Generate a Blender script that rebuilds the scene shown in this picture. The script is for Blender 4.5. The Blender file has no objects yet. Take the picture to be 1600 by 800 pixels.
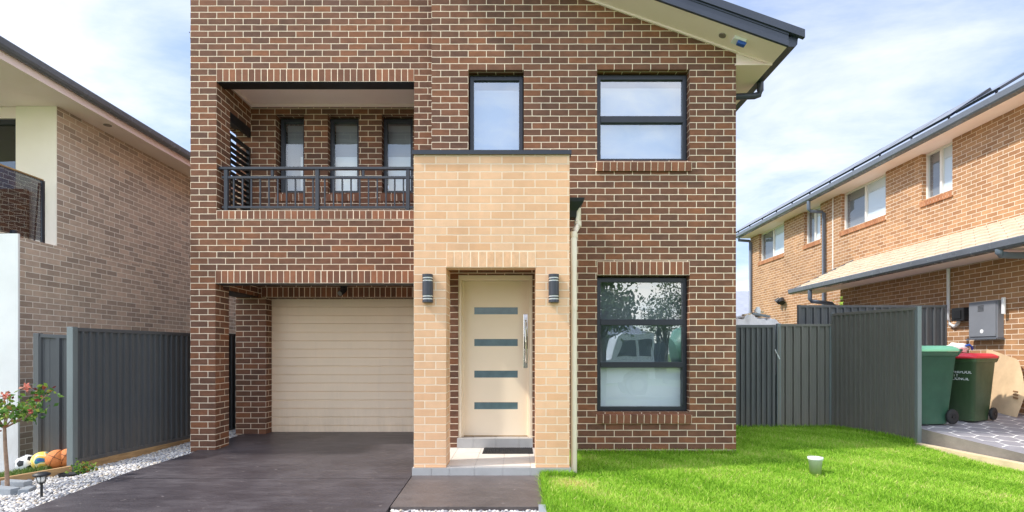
import bpy, bmesh, math, random
import numpy as np
from mathutils import Vector, Matrix

random.seed(7)
rng = np.random.default_rng(7)
sc = bpy.context.scene
COL = sc.collection
R = math.radians

# ------------------------------------------------------------------ camera
F, CX, CY, EYE = 850.0, 808.0, 551.0, 1.35


def at(px, py, y):
    return Vector(((px - CX) / F * y, y, EYE + (CY - py) / F * y))


cam_d = bpy.data.cameras.new("camera")
cam = bpy.data.objects.new("camera", cam_d)
COL.objects.link(cam)
cam.location = (0, 0, EYE)
cam.rotation_euler = (R(90), 0, 0)
cam_d.sensor_width = 36
cam_d.lens = 36 * F / 1600
cam_d.shift_x = -(CX - 800) / 1600
cam_d.shift_y = (CY - 400) / 1600
cam_d.clip_start = 0.1
cam_d.clip_end = 2000
sc.camera = cam

# ------------------------------------------------------------------ materials


def lin(c):
    c = c / 255.0
    return c / 12.92 if c <= 0.04045 else ((c + 0.055) / 1.055) ** 2.4


def rgb(r, g, b):
    return (lin(r), lin(g), lin(b), 1.0)


class NT:
    def __init__(self, name):
        self.m = bpy.data.materials.new(name)
        self.m.use_nodes = True
        self.t = self.m.node_tree
        self.t.nodes.clear()
        self.out = self.n("ShaderNodeOutputMaterial")

    def n(self, kind, **kw):
        nd = self.t.nodes.new(kind)
        for k, v in kw.items():
            setattr(nd, k, v)
        return nd

    def l(self, a, b):
        self.t.links.new(a, b)

    def val(self, sock, v):
        if hasattr(v, "node"):
            self.l(v, sock)
        else:
            sock.default_value = v

    def math(self, op, a, b=0.0, c=0.0, clamp=False):
        nd = self.n("ShaderNodeMath", operation=op, use_clamp=clamp)
        self.val(nd.inputs[0], a)
        self.val(nd.inputs[1], b)
        self.val(nd.inputs[2], c)
        return nd.outputs[0]

    def mix(self, f, a, b, blend="MIX"):
        nd = self.n("ShaderNodeMix", data_type="RGBA", blend_type=blend)
        self.val(nd.inputs[0], f)
        self.val(nd.inputs[6], a)
        self.val(nd.inputs[7], b)
        return nd.outputs[2]

    def noise(self, vec, scale, detail=4.0, rough=0.55):
        nd = self.n("ShaderNodeTexNoise")
        self.l(vec, nd.inputs["Vector"])
        nd.inputs["Scale"].default_value = scale
        nd.inputs["Detail"].default_value = detail
        nd.inputs["Roughness"].default_value = rough
        return nd.outputs["Fac"]

    def ramp(self, fac, stops, interp="LINEAR"):
        nd = self.n("ShaderNodeValToRGB")
        cr = nd.color_ramp
        cr.interpolation = interp
        while len(cr.elements) < len(stops):
            cr.elements.new(0.5)
        for e, (p, c) in zip(cr.elements, stops):
            e.position = p
            e.color = c
        self.l(fac, nd.inputs[0])
        return nd.outputs[0]

    def mapping(self, vec, scale):
        nd = self.n("ShaderNodeMapping")
        self.l(vec, nd.inputs[0])
        nd.inputs["Scale"].default_value = scale
        return nd.outputs[0]

    def bsdf(self, color, rough=0.6, metal=0.0, height=None, dist=0.01, strength=1.0, spec=0.5, coat=0.0):
        b = self.n("ShaderNodeBsdfPrincipled")
        self.val(b.inputs["Base Color"], color)
        self.val(b.inputs["Roughness"], rough)
        b.inputs["Metallic"].default_value = metal
        b.inputs["Specular IOR Level"].default_value = spec
        b.inputs["Coat Weight"].default_value = coat
        if height is not None:
            bp = self.n("ShaderNodeBump")
            bp.inputs["Distance"].default_value = dist
            bp.inputs["Strength"].default_value = strength
            self.l(height, bp.inputs["Height"])
            self.l(bp.outputs[0], b.inputs["Normal"])
        self.l(b.outputs[0], self.out.inputs[0])
        return b


def uvvec(t):
    return t.n("ShaderNodeTexCoord").outputs["UV"]


def objvec(t):
    return t.n("ShaderNodeTexCoord").outputs["Object"]


def posvec(t):
    return t.n("ShaderNodeNewGeometry").outputs["Position"]


def brick(name, stops, mortar, width=0.24, height=0.086, joint=0.005, streak=0.25, wash=None, rake=0.006, rough=0.8):
    t = NT(name)
    uv = uvvec(t)
    # a little wobble so that no joint is ruler straight
    nz = t.n("ShaderNodeTexNoise")
    t.l(uv, nz.inputs["Vector"])
    nz.inputs["Scale"].default_value = 7.0
    sub = t.n("ShaderNodeVectorMath", operation="SUBTRACT")
    t.l(nz.outputs["Color"], sub.inputs[0])
    sub.inputs[1].default_value = (0.5, 0.5, 0.5)
    scl = t.n("ShaderNodeVectorMath", operation="SCALE")
    t.l(sub.outputs[0], scl.inputs[0])
    scl.inputs["Scale"].default_value = 0.006
    add = t.n("ShaderNodeVectorMath", operation="ADD")
    t.l(uv, add.inputs[0])
    t.l(scl.outputs[0], add.inputs[1])
    br = t.n("ShaderNodeTexBrick")
    br.offset = 0.5
    t.l(add.outputs[0], br.inputs["Vector"])
    br.inputs["Color1"].default_value = (0, 0, 0, 1)
    br.inputs["Color2"].default_value = (1, 1, 1, 1)
    br.inputs["Mortar"].default_value = (0.5, 0.5, 0.5, 1)
    br.inputs["Scale"].default_value = 1.0
    br.inputs["Mortar Size"].default_value = joint
    br.inputs["Mortar Smooth"].default_value = 0.15
    br.inputs["Bias"].default_value = 0.0
    br.inputs["Brick Width"].default_value = width
    br.inputs["Row Height"].default_value = height
    col = t.ramp(br.outputs["Color"], stops)
    fine = t.noise(t.mapping(uv, (160, 50, 1)), 1.0, 5)
    blot = t.noise(t.mapping(uv, (9, 14, 1)), 1.0, 3)
    big = t.noise(uv, 0.9, 4)
    k = t.math("ADD", t.math("MULTIPLY", t.math("SUBTRACT", fine, 0.5), streak * 2.2), t.math("MULTIPLY", t.math("SUBTRACT", blot, 0.5), streak * 3.2))
    k = t.math("ADD", t.math("ADD", k, 1.0), t.math("MULTIPLY", t.math("SUBTRACT", big, 0.5), 0.5))
    runs = t.noise(t.mapping(uv, (2.6, 0.35, 1)), 1.0, 5, 0.6)
    k = t.math("ADD", k, t.math("MULTIPLY", t.math("SUBTRACT", runs, 0.5), 0.45))
    cc = t.n("ShaderNodeCombineColor")
    for i in range(3):
        t.l(k, cc.inputs[i])
    col = t.mix(1.0, col, cc.outputs[0], "MULTIPLY")
    if wash:
        w = t.math("MULTIPLY", t.math("SUBTRACT", t.noise(uv, 1.7, 6, 0.65), 0.56), 3.0, clamp=True)
        col = t.mix(t.math("MULTIPLY", w, 0.35), col, wash)
    mo = t.noise(uv, 26, 5)
    moc = t.mix(t.math("MULTIPLY", mo, 0.4), mortar, tuple(c * 0.75 for c in mortar[:3]) + (1,))
    col = t.mix(br.outputs["Fac"], col, moc)
    h = t.math("SUBTRACT", 1.0, br.outputs["Fac"])
    h = t.math("ADD", h, t.math("MULTIPLY", fine, 0.25))
    t.bsdf(col, rough, height=h, dist=rake, spec=0.35)
    return t.m


def plain(name, color, rough=0.55, metal=0.0, var=0.12, scale=3.0, bump=0.0, bscale=60, spec=0.5, coat=0.0, stretch=(1, 1, 1), dirt=0.0):
    t = NT(name)
    v = posvec(t)
    n1 = t.noise(t.mapping(v, stretch), scale, 6, 0.6)
    dark = tuple(c * (1 - var) for c in color[:3]) + (1,)
    lite = tuple(min(1, c * (1 + var)) for c in color[:3]) + (1,)
    col = t.ramp(n1, [(0.3, dark), (0.7, lite)])
    if dirt:
        sp_z = t.n("ShaderNodeSeparateXYZ")
        t.l(v, sp_z.inputs[0])
        lowz = t.math("SUBTRACT", 1.0, t.math("MULTIPLY", sp_z.outputs[2], 1.6), clamp=True)
        dn = t.math("MULTIPLY", t.math("SUBTRACT", t.noise(t.mapping(v, (6, 6, 1.2)), 1.5, 6, 0.7), 0.36), 2.4, clamp=True)
        col = t.mix(t.math("MULTIPLY", t.math("MULTIPLY", lowz, dn), dirt), col, rgb(140, 122, 98))
        up = t.math("MULTIPLY", t.math("SUBTRACT", t.noise(t.mapping(v, (9, 9, 0.6)), 1.0, 6, 0.7), 0.55), 2.5, clamp=True)
        col = t.mix(t.math("MULTIPLY", up, dirt * 0.45), col, rgb(150, 146, 138))
    h = t.noise(v, bscale, 3) if bump else None
    rr = t.math("ADD", t.math("MULTIPLY", t.math("SUBTRACT", t.noise(v, scale * 2.3, 4), 0.5), 0.25), rough)
    t.bsdf(col, rr, metal, h, bump or 0.01, spec=spec, coat=coat)
    return t.m


M = {}
M["brown"] = brick("brown_brick", [(0.0, rgb(98, 70, 56)), (0.25, rgb(108, 75, 58)), (0.5, rgb(115, 79, 60)), (0.75, rgb(121, 81, 60)), (0.93, rgb(133, 87, 60)), (1.0, rgb(105, 75, 62))],
                   rgb(244, 226, 200), joint=0.0049, streak=0.28)
M["brown_deep"] = M["brown"]
M["beige"] = brick("sand_brick", [(0.0, rgb(217, 171, 132)), (0.4, rgb(222, 178, 140)), (0.8, rgb(227, 185, 148)), (1.0, rgb(216, 168, 127))],
                   rgb(243, 220, 192), joint=0.0056, streak=0.05, rake=0.004)
M["taupe"] = brick("taupe_brick", [(0.0, rgb(168, 150, 136)), (0.35, rgb(190, 169, 152)), (0.7, rgb(205, 182, 164)), (1.0, rgb(214, 190, 170))],
                   rgb(255, 246, 234), joint=0.0065, streak=0.14, wash=rgb(172, 150, 140))
M["orange"] = brick("orange_brick", [(0.0, rgb(156, 114, 80)), (0.35, rgb(172, 129, 91)), (0.7, rgb(184, 140, 101)), (1.0, rgb(166, 126, 94))],
                    rgb(250, 234, 212), joint=0.0054, streak=0.14, wash=rgb(200, 156, 122))
M["far_brick"] = brick("pink_brick", [(0.0, rgb(170, 140, 125)), (1.0, rgb(192, 165, 150))], rgb(205, 190, 178), streak=0.08)
M["frame"] = plain("dark_window_metal", rgb(38, 42, 52), 0.38, var=0.1)
M["rail"] = plain("railing_metal", rgb(46, 49, 57), 0.4, var=0.08)
M["roof_metal"] = plain("dark_roof_metal", rgb(52, 58, 74), 0.42, var=0.1)
M["steel"] = plain("black_steel", rgb(22, 24, 28), 0.5)
M["cream"] = plain("cream_soffit_paint", rgb(255, 232, 229), 0.65, var=0.04, scale=1.2)
M["render"] = plain("white_render", rgb(248, 248, 246), 0.8, var=0.05, scale=2, bump=0.002, bscale=90, dirt=0.35)
M["cream_wall"] = plain("cream_render", rgb(252, 241, 228), 0.8, var=0.04, scale=1.5, bump=0.002, bscale=90)
M["door"] = plain("door_paint", rgb(240, 222, 196), 0.45, var=0.025, scale=1.5)
M["garage"] = plain("garage_door_paint", rgb(242, 219, 190), 0.45, var=0.04, scale=1.5, dirt=0.3)
M["pipe"] = plain("cream_pipe", rgb(236, 222, 200), 0.4, var=0.04, scale=2, dirt=0.3)
M["fence"] = plain("charcoal_fence_steel", rgb(88, 91, 94), 0.42, var=0.09, scale=2.2, stretch=(1, 1, 0.3), dirt=0.4)
M["fence_warm"] = plain("grey_fence_steel", rgb(108, 107, 102), 0.42, var=0.09, scale=2.2, stretch=(1, 1, 0.3), dirt=0.4)
M["post"] = plain("fence_post_steel", rgb(118, 128, 130), 0.4, var=0.07, dirt=0.35)
M["tile"] = plain("grey_porcelain_tile", rgb(168, 168, 168), 0.35, var=0.08, scale=5)
M["tile_light"] = plain("pale_porch_tile", rgb(224, 216, 206), 0.4, var=0.06, scale=4)
M["grout"] = plain("grout", rgb(205, 202, 196), 0.8)
M["chrome"] = plain("polished_steel", (0.75, 0.74, 0.72, 1), 0.12, 1.0, var=0.05)
M["black"] = plain("black_plastic", rgb(30, 31, 34), 0.5)
M["rubber"] = plain("rubber", rgb(34, 34, 36), 0.75, var=0.2, scale=30)
M["white"] = plain("white_plastic", rgb(238, 240, 242), 0.4, var=0.03)
M["white_frame"] = plain("white_window_frame", rgb(236, 232, 224), 0.45, var=0.03)
M["blue"] = plain("blue_plastic", rgb(30, 84, 170), 0.35)
M["lamp"] = plain("lamp_metal", rgb(54, 57, 66), 0.4, var=0.08)
M["lamp_glass"] = plain("frosted_lamp_glass", rgb(236, 236, 232), 0.3, var=0.02)
M["timber"] = plain("timber_sleeper", rgb(172, 138, 96), 0.85, var=0.28, scale=5, bump=0.004, bscale=40, stretch=(1, 1, 5))
M["timber_pale"] = plain("pale_timber", rgb(206, 186, 152), 0.85, var=0.15, scale=5, bump=0.004, bscale=40)
M["stone"] = plain("pebble", rgb(226, 224, 222), 0.7, var=0.16, scale=22)
M["edging"] = plain("grey_edging_block", rgb(140, 146, 152), 0.85, var=0.12, scale=8, bump=0.003)
M["slab_side"] = plain("stained_concrete", rgb(120, 114, 108), 0.9, var=0.28, scale=3, bump=0.004, bscale=30)
M["paving"] = plain("stamped_paving", rgb(142, 140, 146), 0.7, var=0.14, scale=5, bump=0.003, bscale=25)
M["paving_line"] = plain("paving_joint", rgb(236, 234, 232), 0.8, var=0.05)
M["soil"] = plain("soil", rgb(120, 104, 72), 0.95, var=0.3, scale=4, bump=0.01)
M["road"] = plain("asphalt", rgb(84, 84, 86), 0.9, var=0.15, scale=8, bump=0.004)
M["roof_tile"] = plain("pale_roof_tile", rgb(200, 182, 158), 0.8, var=0.12, scale=4, bump=0.004)
M["grey_tile"] = plain("grey_roof_tile", rgb(150, 154, 166), 0.8, var=0.1, scale=4)
M["gutter"] = plain("blue_grey_gutter", rgb(104, 110, 120), 0.25, var=0.1)
M["pipe_grey"] = plain("grey_downpipe", rgb(106, 118, 134), 0.4, var=0.06)
M["solar"] = plain("solar_glass", rgb(24, 30, 48), 0.12, var=0.05)
M["alu"] = plain("aluminium", rgb(150, 146, 140), 0.4, 0.6)
M["bin"] = plain("dark_green_plastic", rgb(52, 94, 76), 0.42, var=0.15, scale=4, dirt=0.3)
M["bin_b"] = plain("olive_green_plastic", rgb(60, 84, 56), 0.42, var=0.15, scale=4, dirt=0.3)
M["lid_green"] = plain("mint_green_plastic", rgb(146, 216, 176), 0.4, var=0.05)
M["lid_red"] = plain("red_plastic", rgb(222, 52, 70), 0.4, var=0.08)
M["meter"] = plain("grey_meter_box", rgb(126, 130, 138), 0.4, var=0.06)
M["card"] = plain("cardboard", rgb(206, 178, 142), 0.9, var=0.1, scale=6)
M["card_print"] = plain("cardboard_print", rgb(140, 104, 70), 0.9)
M["sack"] = plain("white_sack", rgb(228, 226, 222), 0.6, var=0.1, scale=9, bump=0.01, bscale=18)
M["bark"] = plain("bark", rgb(150, 124, 104), 0.9, var=0.3, scale=20, bump=0.006)
M["trunk"] = plain("dark_bark", rgb(84, 72, 60), 0.9, var=0.3, scale=10)
M["truck"] = plain("white_truck_paint", rgb(232, 234, 236), 0.3, var=0.03)
M["truck_green"] = plain("green_tank_paint", rgb(120, 170, 146), 0.4)
M["blind"] = plain("roller_blind", rgb(226, 230, 232), 0.8, var=0.02, scale=1.0)
M["blind_grey"] = plain("grey_blind", rgb(158, 158, 162), 0.8, var=0.06, stretch=(0.2, 0.2, 14))
M["blind_dim"] = plain("dim_blind", rgb(178, 184, 192), 0.8, var=0.05, scale=1.2)
M["sheer"] = plain("sheer_curtain", rgb(146, 152, 156), 0.8, var=0.08, stretch=(8, 8, 0.2))
M["dull_render"] = plain("dull_grey_render", rgb(120, 116, 110), 0.85)
M["interior"] = plain("room_interior", rgb(120, 116, 110), 0.9)
M["screen"] = plain("insect_screen", rgb(126, 126, 128), 0.8, var=0.08, stretch=(1, 1, 8))
M["orange_ball"] = None


def leafmat(name, stops, rough=0.55, sub=0.25):
    t = NT(name)
    at_ = t.n("ShaderNodeAttribute", attribute_name="tint")
    col = t.ramp(at_.outputs["Fac"], stops)
    b = t.n("ShaderNodeBsdfPrincipled")
    t.l(col, b.inputs["Base Color"])
    b.inputs["Roughness"].default_value = rough
    b.inputs["Specular IOR Level"].default_value = 0.3
    tr = t.n("ShaderNodeBsdfTranslucent")
    t.l(col, tr.inputs[0])
    mx = t.n("ShaderNodeMixShader")
    mx.inputs[0].default_value = sub
    t.l(b.outputs[0], mx.inputs[1])
    t.l(tr.outputs[0], mx.inputs[2])
    t.l(mx.outputs[0], t.out.inputs[0])
    return t.m


M["grass"] = leafmat("lawn_blades", [(0, rgb(96, 142, 36)), (0.35, rgb(144, 192, 52)), (0.7, rgb(174, 216, 74)), (0.93, rgb(206, 226, 110)), (1, rgb(226, 214, 144))], 0.6, 0.4)
M["grass_dull"] = leafmat("bed_grass_blades", [(0, rgb(58, 88, 40)), (0.6, rgb(100, 132, 60)), (1, rgb(160, 156, 96))], 0.6, 0.3)
M["leaf"] = leafmat("rose_leaves", [(0, rgb(54, 92, 38)), (0.5, rgb(98, 140, 56)), (0.85, rgb(150, 168, 70)), (1, rgb(150, 90, 60))])
M["leaf_red"] = leafmat("young_red_leaves", [(0, rgb(90, 34, 34)), (0.6, rgb(140, 62, 52)), (1, rgb(170, 110, 80))])
M["petal"] = leafmat("rose_petals", [(0, rgb(206, 110, 100)), (0.6, rgb(224, 142, 122)), (1, rgb(236, 180, 156))])
M["leaf_dark"] = leafmat("tree_leaves", [(0, rgb(66, 84, 62)), (0.6, rgb(96, 116, 82)), (1, rgb(130, 148, 104))])


def lawn_base():
    t = NT("lawn_soil")
    v = posvec(t)
    col = t.ramp(t.noise(v, 2.2, 6, 0.65), [(0.3, rgb(96, 140, 36)), (0.55, rgb(126, 170, 50)), (0.75, rgb(160, 180, 80))])
    col = t.mix(t.math("MULTIPLY", t.noise(v, 90, 3), 0.8), col, rgb(64, 96, 26))
    t.bsdf(col, 0.95, height=t.noise(v, 120, 3), dist=0.01)
    return t.m


M["lawn"] = lawn_base()


def ground_mat():
    t = NT("ground_grass")
    v = posvec(t)
    col = t.ramp(t.noise(v, 0.6, 6, 0.65), [(0.3, rgb(84, 112, 50)), (0.6, rgb(110, 132, 64)), (0.8, rgb(140, 140, 90))])
    t.bsdf(col, 0.95, height=t.noise(v, 20, 4), dist=0.03)
    return t.m


M["ground"] = ground_mat()


def drive_mat(name, a, b, c):
    t = NT(name)
    v = posvec(t)
    n1 = t.noise(v, 1.1, 7, 0.62)
    n2 = t.noise(t.mapping(v, (2.0, 7.0, 1)), 1.3, 6, 0.7)
    mixn = t.math("ADD", t.math("MULTIPLY", n1, 0.55), t.math("MULTIPLY", n2, 0.45))
    col = t.ramp(mixn, [(0.34, a), (0.5, b), (0.66, c)])
    spot = t.math("GREATER_THAN", t.noise(v, 14, 2, 0.5), 0.735)
    col = t.mix(t.math("MULTIPLY", spot, 0.35), col, rgb(180, 172, 168))
    col = t.mix(t.math("MULTIPLY", t.noise(v, 160, 2), 0.35), col, tuple(x * 0.6 for x in a[:3]) + (1,))
    rr = t.math("ADD", t.math("MULTIPLY", n2, 0.45), 0.18)
    h = t.math("ADD", t.noise(v, 70, 4), t.math("MULTIPLY", n2, 0.6))
    t.bsdf(col, rr, height=h, dist=0.003, spec=0.45)
    return t.m


M["drive"] = drive_mat("sealed_driveway", rgb(57, 52, 56), rgb(74, 69, 73), rgb(98, 93, 96))
M["path"] = drive_mat("sealed_path", rgb(76, 69, 68), rgb(96, 88, 86), rgb(118, 109, 106))


def glass(name, tint, mixfac, rough=0.0):
    t = NT(name)
    v = posvec(t)
    tr = t.n("ShaderNodeBsdfTransparent")
    tr.inputs[0].default_value = tint
    gl = t.n("ShaderNodeBsdfGlossy")
    gl.inputs["Color"].default_value = (0.95, 0.97, 1.0, 1)
    gl.inputs["Roughness"].default_value = rough
    bp = t.n("ShaderNodeBump")
    bp.inputs["Distance"].default_value = 0.0015
    t.l(t.noise(v, 1.6, 2), bp.inputs["Height"])
    t.l(bp.outputs[0], gl.inputs["Normal"])
    lw = t.n("ShaderNodeLayerWeight")
    lw.inputs["Blend"].default_value = 0.5
    f = t.math("ADD", t.math("MULTIPLY", t.math("POWER", lw.outputs["Facing"], 4.0), 0.6), mixfac, clamp=True)
    mx = t.n("ShaderNodeMixShader")
    t.l(f, mx.inputs[0])
    t.l(tr.outputs[0], mx.inputs[1])
    t.l(gl.outputs[0], mx.inputs[2])
    t.l(mx.outputs[0], t.out.inputs[0])
    return t.m


M["glass"] = glass("window_glass", (0.80, 0.86, 0.90, 1), 0.30)
M["glass_low"] = glass("lower_window_glass", (0.80, 0.86, 0.88, 1), 0.30)
M["glass_sky"] = glass("upper_window_glass", (0.84, 0.91, 0.98, 1), 0.34)
M["glass_clear"] = glass("clear_window_glass", (0.92, 0.97, 1.0, 1), 0.13)
M["glass_smoke"] = glass("smoked_glass", (0.42, 0.46, 0.50, 1), 0.12)
M["glass_dark"] = glass("dark_glass", (0.35, 0.42, 0.46, 1), 0.10)
M["glass_door"] = plain("obscure_door_glass", rgb(92, 116, 124), 0.18, var=0.12, scale=12, spec=0.8)


def ball_mat(name, kind):
    t = NT(name)
    v = objvec(t)
    if kind == "basket":
        col = t.ramp(t.noise(v, 30, 3), [(0.3, rgb(206, 116, 56)), (0.7, rgb(226, 142, 82))])
        t.bsdf(col, 0.7, height=t.noise(v, 400, 2), dist=0.002)
    else:
        n1 = t.noise(v, 7.0, 1)
        n2 = t.n("ShaderNodeTexNoise")
        t.l(t.mapping(v, (6, 6, 9)), n2.inputs["Vector"])
        n2.inputs["Scale"].default_value = 1.1
        n2.inputs["Detail"].default_value = 1
        col = t.ramp(n1, [(0.0, rgb(236, 190, 70)), (0.5, rgb(242, 208, 100)), (0.54, rgb(250, 238, 190)), (0.57, rgb(238, 186, 60))], "LINEAR")
        k = t.math("GREATER_THAN", n2.outputs["Fac"], 0.575)
        col = t.mix(k, col, rgb(44, 124, 140))
        k2 = t.math("GREATER_THAN", n2.outputs["Fac"], 0.65)
        col = t.mix(k2, col, rgb(40, 76, 150))
        t.bsdf(col, 0.4)
    return t.m


M["basket"] = ball_mat("orange_rubber", "basket")
M["yellow"] = ball_mat("printed_yellow", "yellow")
M["ink"] = plain("printed_ink", rgb(70, 54, 40), 0.5)

# ------------------------------------------------------------------ object helpers


def link(name, data=None):
    o = bpy.data.objects.new(name, data)
    COL.objects.link(o)
    return o


def tag(o, label=None, cat=None, group=None, kind=None):
    if label:
        o["label"] = label
    if cat:
        o["category"] = cat
    if group:
        o["group"] = group
    if kind:
        o["kind"] = kind
    return o


def thing(name, label, cat, loc=(0, 0, 0), group=None):
    o = link(name)
    o.location = loc
    o.empty_display_size = 0.2
    return tag(o, label, cat, group)


def wloc(o):
    v = Vector((0, 0, 0))
    while o is not None:
        v = v + o.location
        o = o.parent
    return v


def children(o):
    return [c for c in bpy.data.objects if c.parent == o]


def copy_tree(o, parent=None):
    c = o.copy()
    COL.objects.link(c)
    c.parent = parent
    for ch in children(o):
        copy_tree(ch, c)
    return c


class MB:
    """collects polygons (with optional own uv), builds ONE mesh object"""

    def __init__(self):
        self.v, self.f, self.s = [], [], []

    def add(self, verts, faces, smooth=False):
        k = len(self.v)
        self.v += [tuple(p) for p in verts]
        self.f += [tuple(i + k for i in f) for f in faces]
        self.s += [smooth] * len(faces)
        return self

    def poly(self, pts):
        return self.add(pts, [tuple(range(len(pts)))])

    def box(self, x0, x1, y0, y1, z0, z1):
        v = [(x0, y0, z0), (x1, y0, z0), (x1, y1, z0), (x0, y1, z0), (x0, y0, z1), (x1, y0, z1), (x1, y1, z1), (x0, y1, z1)]
        return self.add(v, [(0, 3, 2, 1), (4, 5, 6, 7), (0, 1, 5, 4), (1, 2, 6, 5), (2, 3, 7, 6), (3, 0, 4, 7)])

    def bar(self, a, b, w, h, up=(0, 0, 1)):
        a, b = Vector(a), Vector(b)
        d = (b - a).normalized()
        u = Vector(up)
        if abs(d.dot(u)) > 0.99:
            u = Vector((0, 1, 0))
        s = d.cross(u).normalized()
        u = s.cross(d).normalized()
        v = []
        for p in (a, b):
            for i, j in ((-1, -1), (1, -1), (1, 1), (-1, 1)):
                v.append(p + s * (i * w / 2) + u * (j * h / 2))
        return self.add(v, [(0, 1, 2, 3), (7, 6, 5, 4), (0, 4, 5, 1), (1, 5, 6, 2), (2, 6, 7, 3), (3, 7, 4, 0)])

    def tube(self, pts, r, n=10, cap=True):
        pts = [Vector(p) for p in pts]
        rs = r if isinstance(r, (list, tuple)) else [r] * len(pts)
        v, f = [], []
        for i, p in enumerate(pts):
            d = (pts[min(i + 1, len(pts) - 1)] - pts[max(i - 1, 0)]).normalized()
            u = Vector((0, 0, 1)) if abs(d.z) < 0.9 else Vector((0, 1, 0))
            s = d.cross(u).normalized()
            u = s.cross(d).normalized()
            for k in range(n):
                a = 2 * math.pi * k / n
                v.append(p + (s * math.cos(a) + u * math.sin(a)) * rs[i])
        for i in range(len(pts) - 1):
            for k in range(n):
                k2 = (k + 1) % n
                f.append((i * n + k, i * n + k2, (i + 1) * n + k2, (i + 1) * n + k))
        self.add(v, f, True)
        if cap:
            self.add(v[:n][::-1], [tuple(range(n))])
            self.add(v[-n:], [tuple(range(n))])
        return self

    def lathe(self, prof, c, n=24, smooth=True):
        v, f = [], []
        for r, z in prof:
            for k in range(n):
                a = 2 * math.pi * k / n
                v.append((c[0] + r * math.cos(a), c[1] + r * math.sin(a), c[2] + z))
        for i in range(len(prof) - 1):
            for k in range(n):
                k2 = (k + 1) % n
                f.append((i * n + k, i * n + k2, (i + 1) * n + k2, (i + 1) * n + k))
        return self.add(v, f, smooth)

    def loft(self, rings, cap=True, smooth=False):
        n = len(rings[0])
        v = [p for r_ in rings for p in r_]
        f = []
        for i in range(len(rings) - 1):
            for k in range(n):
                k2 = (k + 1) % n
                f.append((i * n + k, i * n + k2, (i + 1) * n + k2, (i + 1) * n + k))
        self.add(v, f, smooth)
        if cap:
            self.add(rings[0][::-1], [tuple(range(n))])
            self.add(rings[-1], [tuple(range(n))])
        return self

    def sphere(self, c, r, n=24, m=14):
        prof = [(max(1e-4, r * math.sin(math.pi * i / m)), -r * math.cos(math.pi * i / m)) for i in range(m + 1)]
        return self.lathe(prof, c, n)

    def build(self, name, mat, parent=None, uv=(0.0, 0.0), swap=False, bevel=0.0, xf=None):
        me = bpy.data.meshes.new(name)
        off = wloc(parent) if parent is not None else Vector((0, 0, 0))
        vs = self.v
        if xf is not None:
            vs = [tuple(xf @ Vector(p)) for p in vs]
        me.from_pydata([(p[0] - off.x, p[1] - off.y, p[2] - off.z) for p in vs], [], self.f)
        me.polygons.foreach_set("use_smooth", self.s)
        me.materials.append(mat)
        if bevel > 0:
            bm = bmesh.new()
            bm.from_mesh(me)
            bmesh.ops.remove_doubles(bm, verts=bm.verts, dist=1e-5)
            ed = [e for e in bm.edges if len(e.link_faces) == 2 and e.calc_face_angle(0) > 0.6]
            bmesh.ops.bevel(bm, geom=ed, offset=bevel, segments=2, affect="EDGES", profile=0.7, clamp_overlap=True)
            bm.to_mesh(me)
            bm.free()
        lay = me.uv_layers.new(name="UVMap")
        nl = len(me.loops)
        co = np.empty(len(me.vertices) * 3)
        me.vertices.foreach_get("co", co)
        co = co.reshape(-1, 3) + np.array(off)
        li = np.empty(nl, dtype=np.int32)
        me.loops.foreach_get("vertex_index", li)
        npoly = len(me.polygons)
        nr = np.empty(npoly * 3)
        me.polygons.foreach_get("normal", nr)
        nr = np.abs(nr.reshape(-1, 3))
        ltot = np.empty(npoly, dtype=np.int32)
        me.polygons.foreach_get("loop_total", ltot)
        ax = np.repeat(np.argmax(nr, axis=1), ltot)
        P = co[li]
        U = np.where(ax == 0, P[:, 1], P[:, 0]) - uv[0] + 24.0
        V = np.where(ax == 2, P[:, 1], P[:, 2]) - uv[1] + 8.6
        if swap:
            U, V = V, U
        lay.data.foreach_set("uv", np.stack([U, V], 1).astype(np.float32).ravel())
        me.update()
        o = link(name, me)
        if parent is not None:
            o.parent = parent
        return o


def wall(axis, a0, a1, z0, z1, f, b, holes=()):
    """wall with rectangular holes; axis 'x': runs along x, faces at y=f (front) and y=b (back);
    axis 'y': runs along y, faces at x=f and x=b. holes: (a0,a1,z0,z1)"""
    mb = MB()
    A = sorted({a0, a1, *[min(max(h[i], a0), a1) for h in holes for i in (0, 1)]})
    Z = sorted({z0, z1, *[min(max(h[i], z0), z1) for h in holes for i in (2, 3)]})

    def P(a, z, d):
        return (a, d, z) if axis == "x" else (d, a, z)

    def solid(i, j):
        if i < 0 or j < 0 or i >= len(A) - 1 or j >= len(Z) - 1:
            return False
        ca, cz = (A[i] + A[i + 1]) / 2, (Z[j] + Z[j + 1]) / 2
        return not any(h[0] < ca < h[1] and h[2] < cz < h[3] for h in holes)

    for i in range(len(A) - 1):
        for j in range(len(Z) - 1):
            if not solid(i, j):
                continue
            p, q, s, t = A[i], A[i + 1], Z[j], Z[j + 1]
            mb.poly([P(p, s, f), P(q, s, f), P(q, t, f), P(p, t, f)])
            mb.poly([P(q, s, b), P(p, s, b), P(p, t, b), P(q, t, b)])
            if not solid(i - 1, j):
                mb.poly([P(p, s, b), P(p, s, f), P(p, t, f), P(p, t, b)])
            if not solid(i + 1, j):
                mb.poly([P(q, s, f), P(q, s, b), P(q, t, b), P(q, t, f)])
            if not solid(i, j - 1):
                mb.poly([P(p, s, b), P(q, s, b), P(q, s, f), P(p, s, f)])
            if not solid(i, j + 1):
                mb.poly([P(p, t, f), P(q, t, f), P(q, t, b), P(p, t, b)])
    return mb


def clamp01(x):
    return min(1.0, max(0.0, x))


def sstep(a, b, x):
    t = clamp01((x - a) / (b - a))
    return t * t * (3 - 2 * t)


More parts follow.
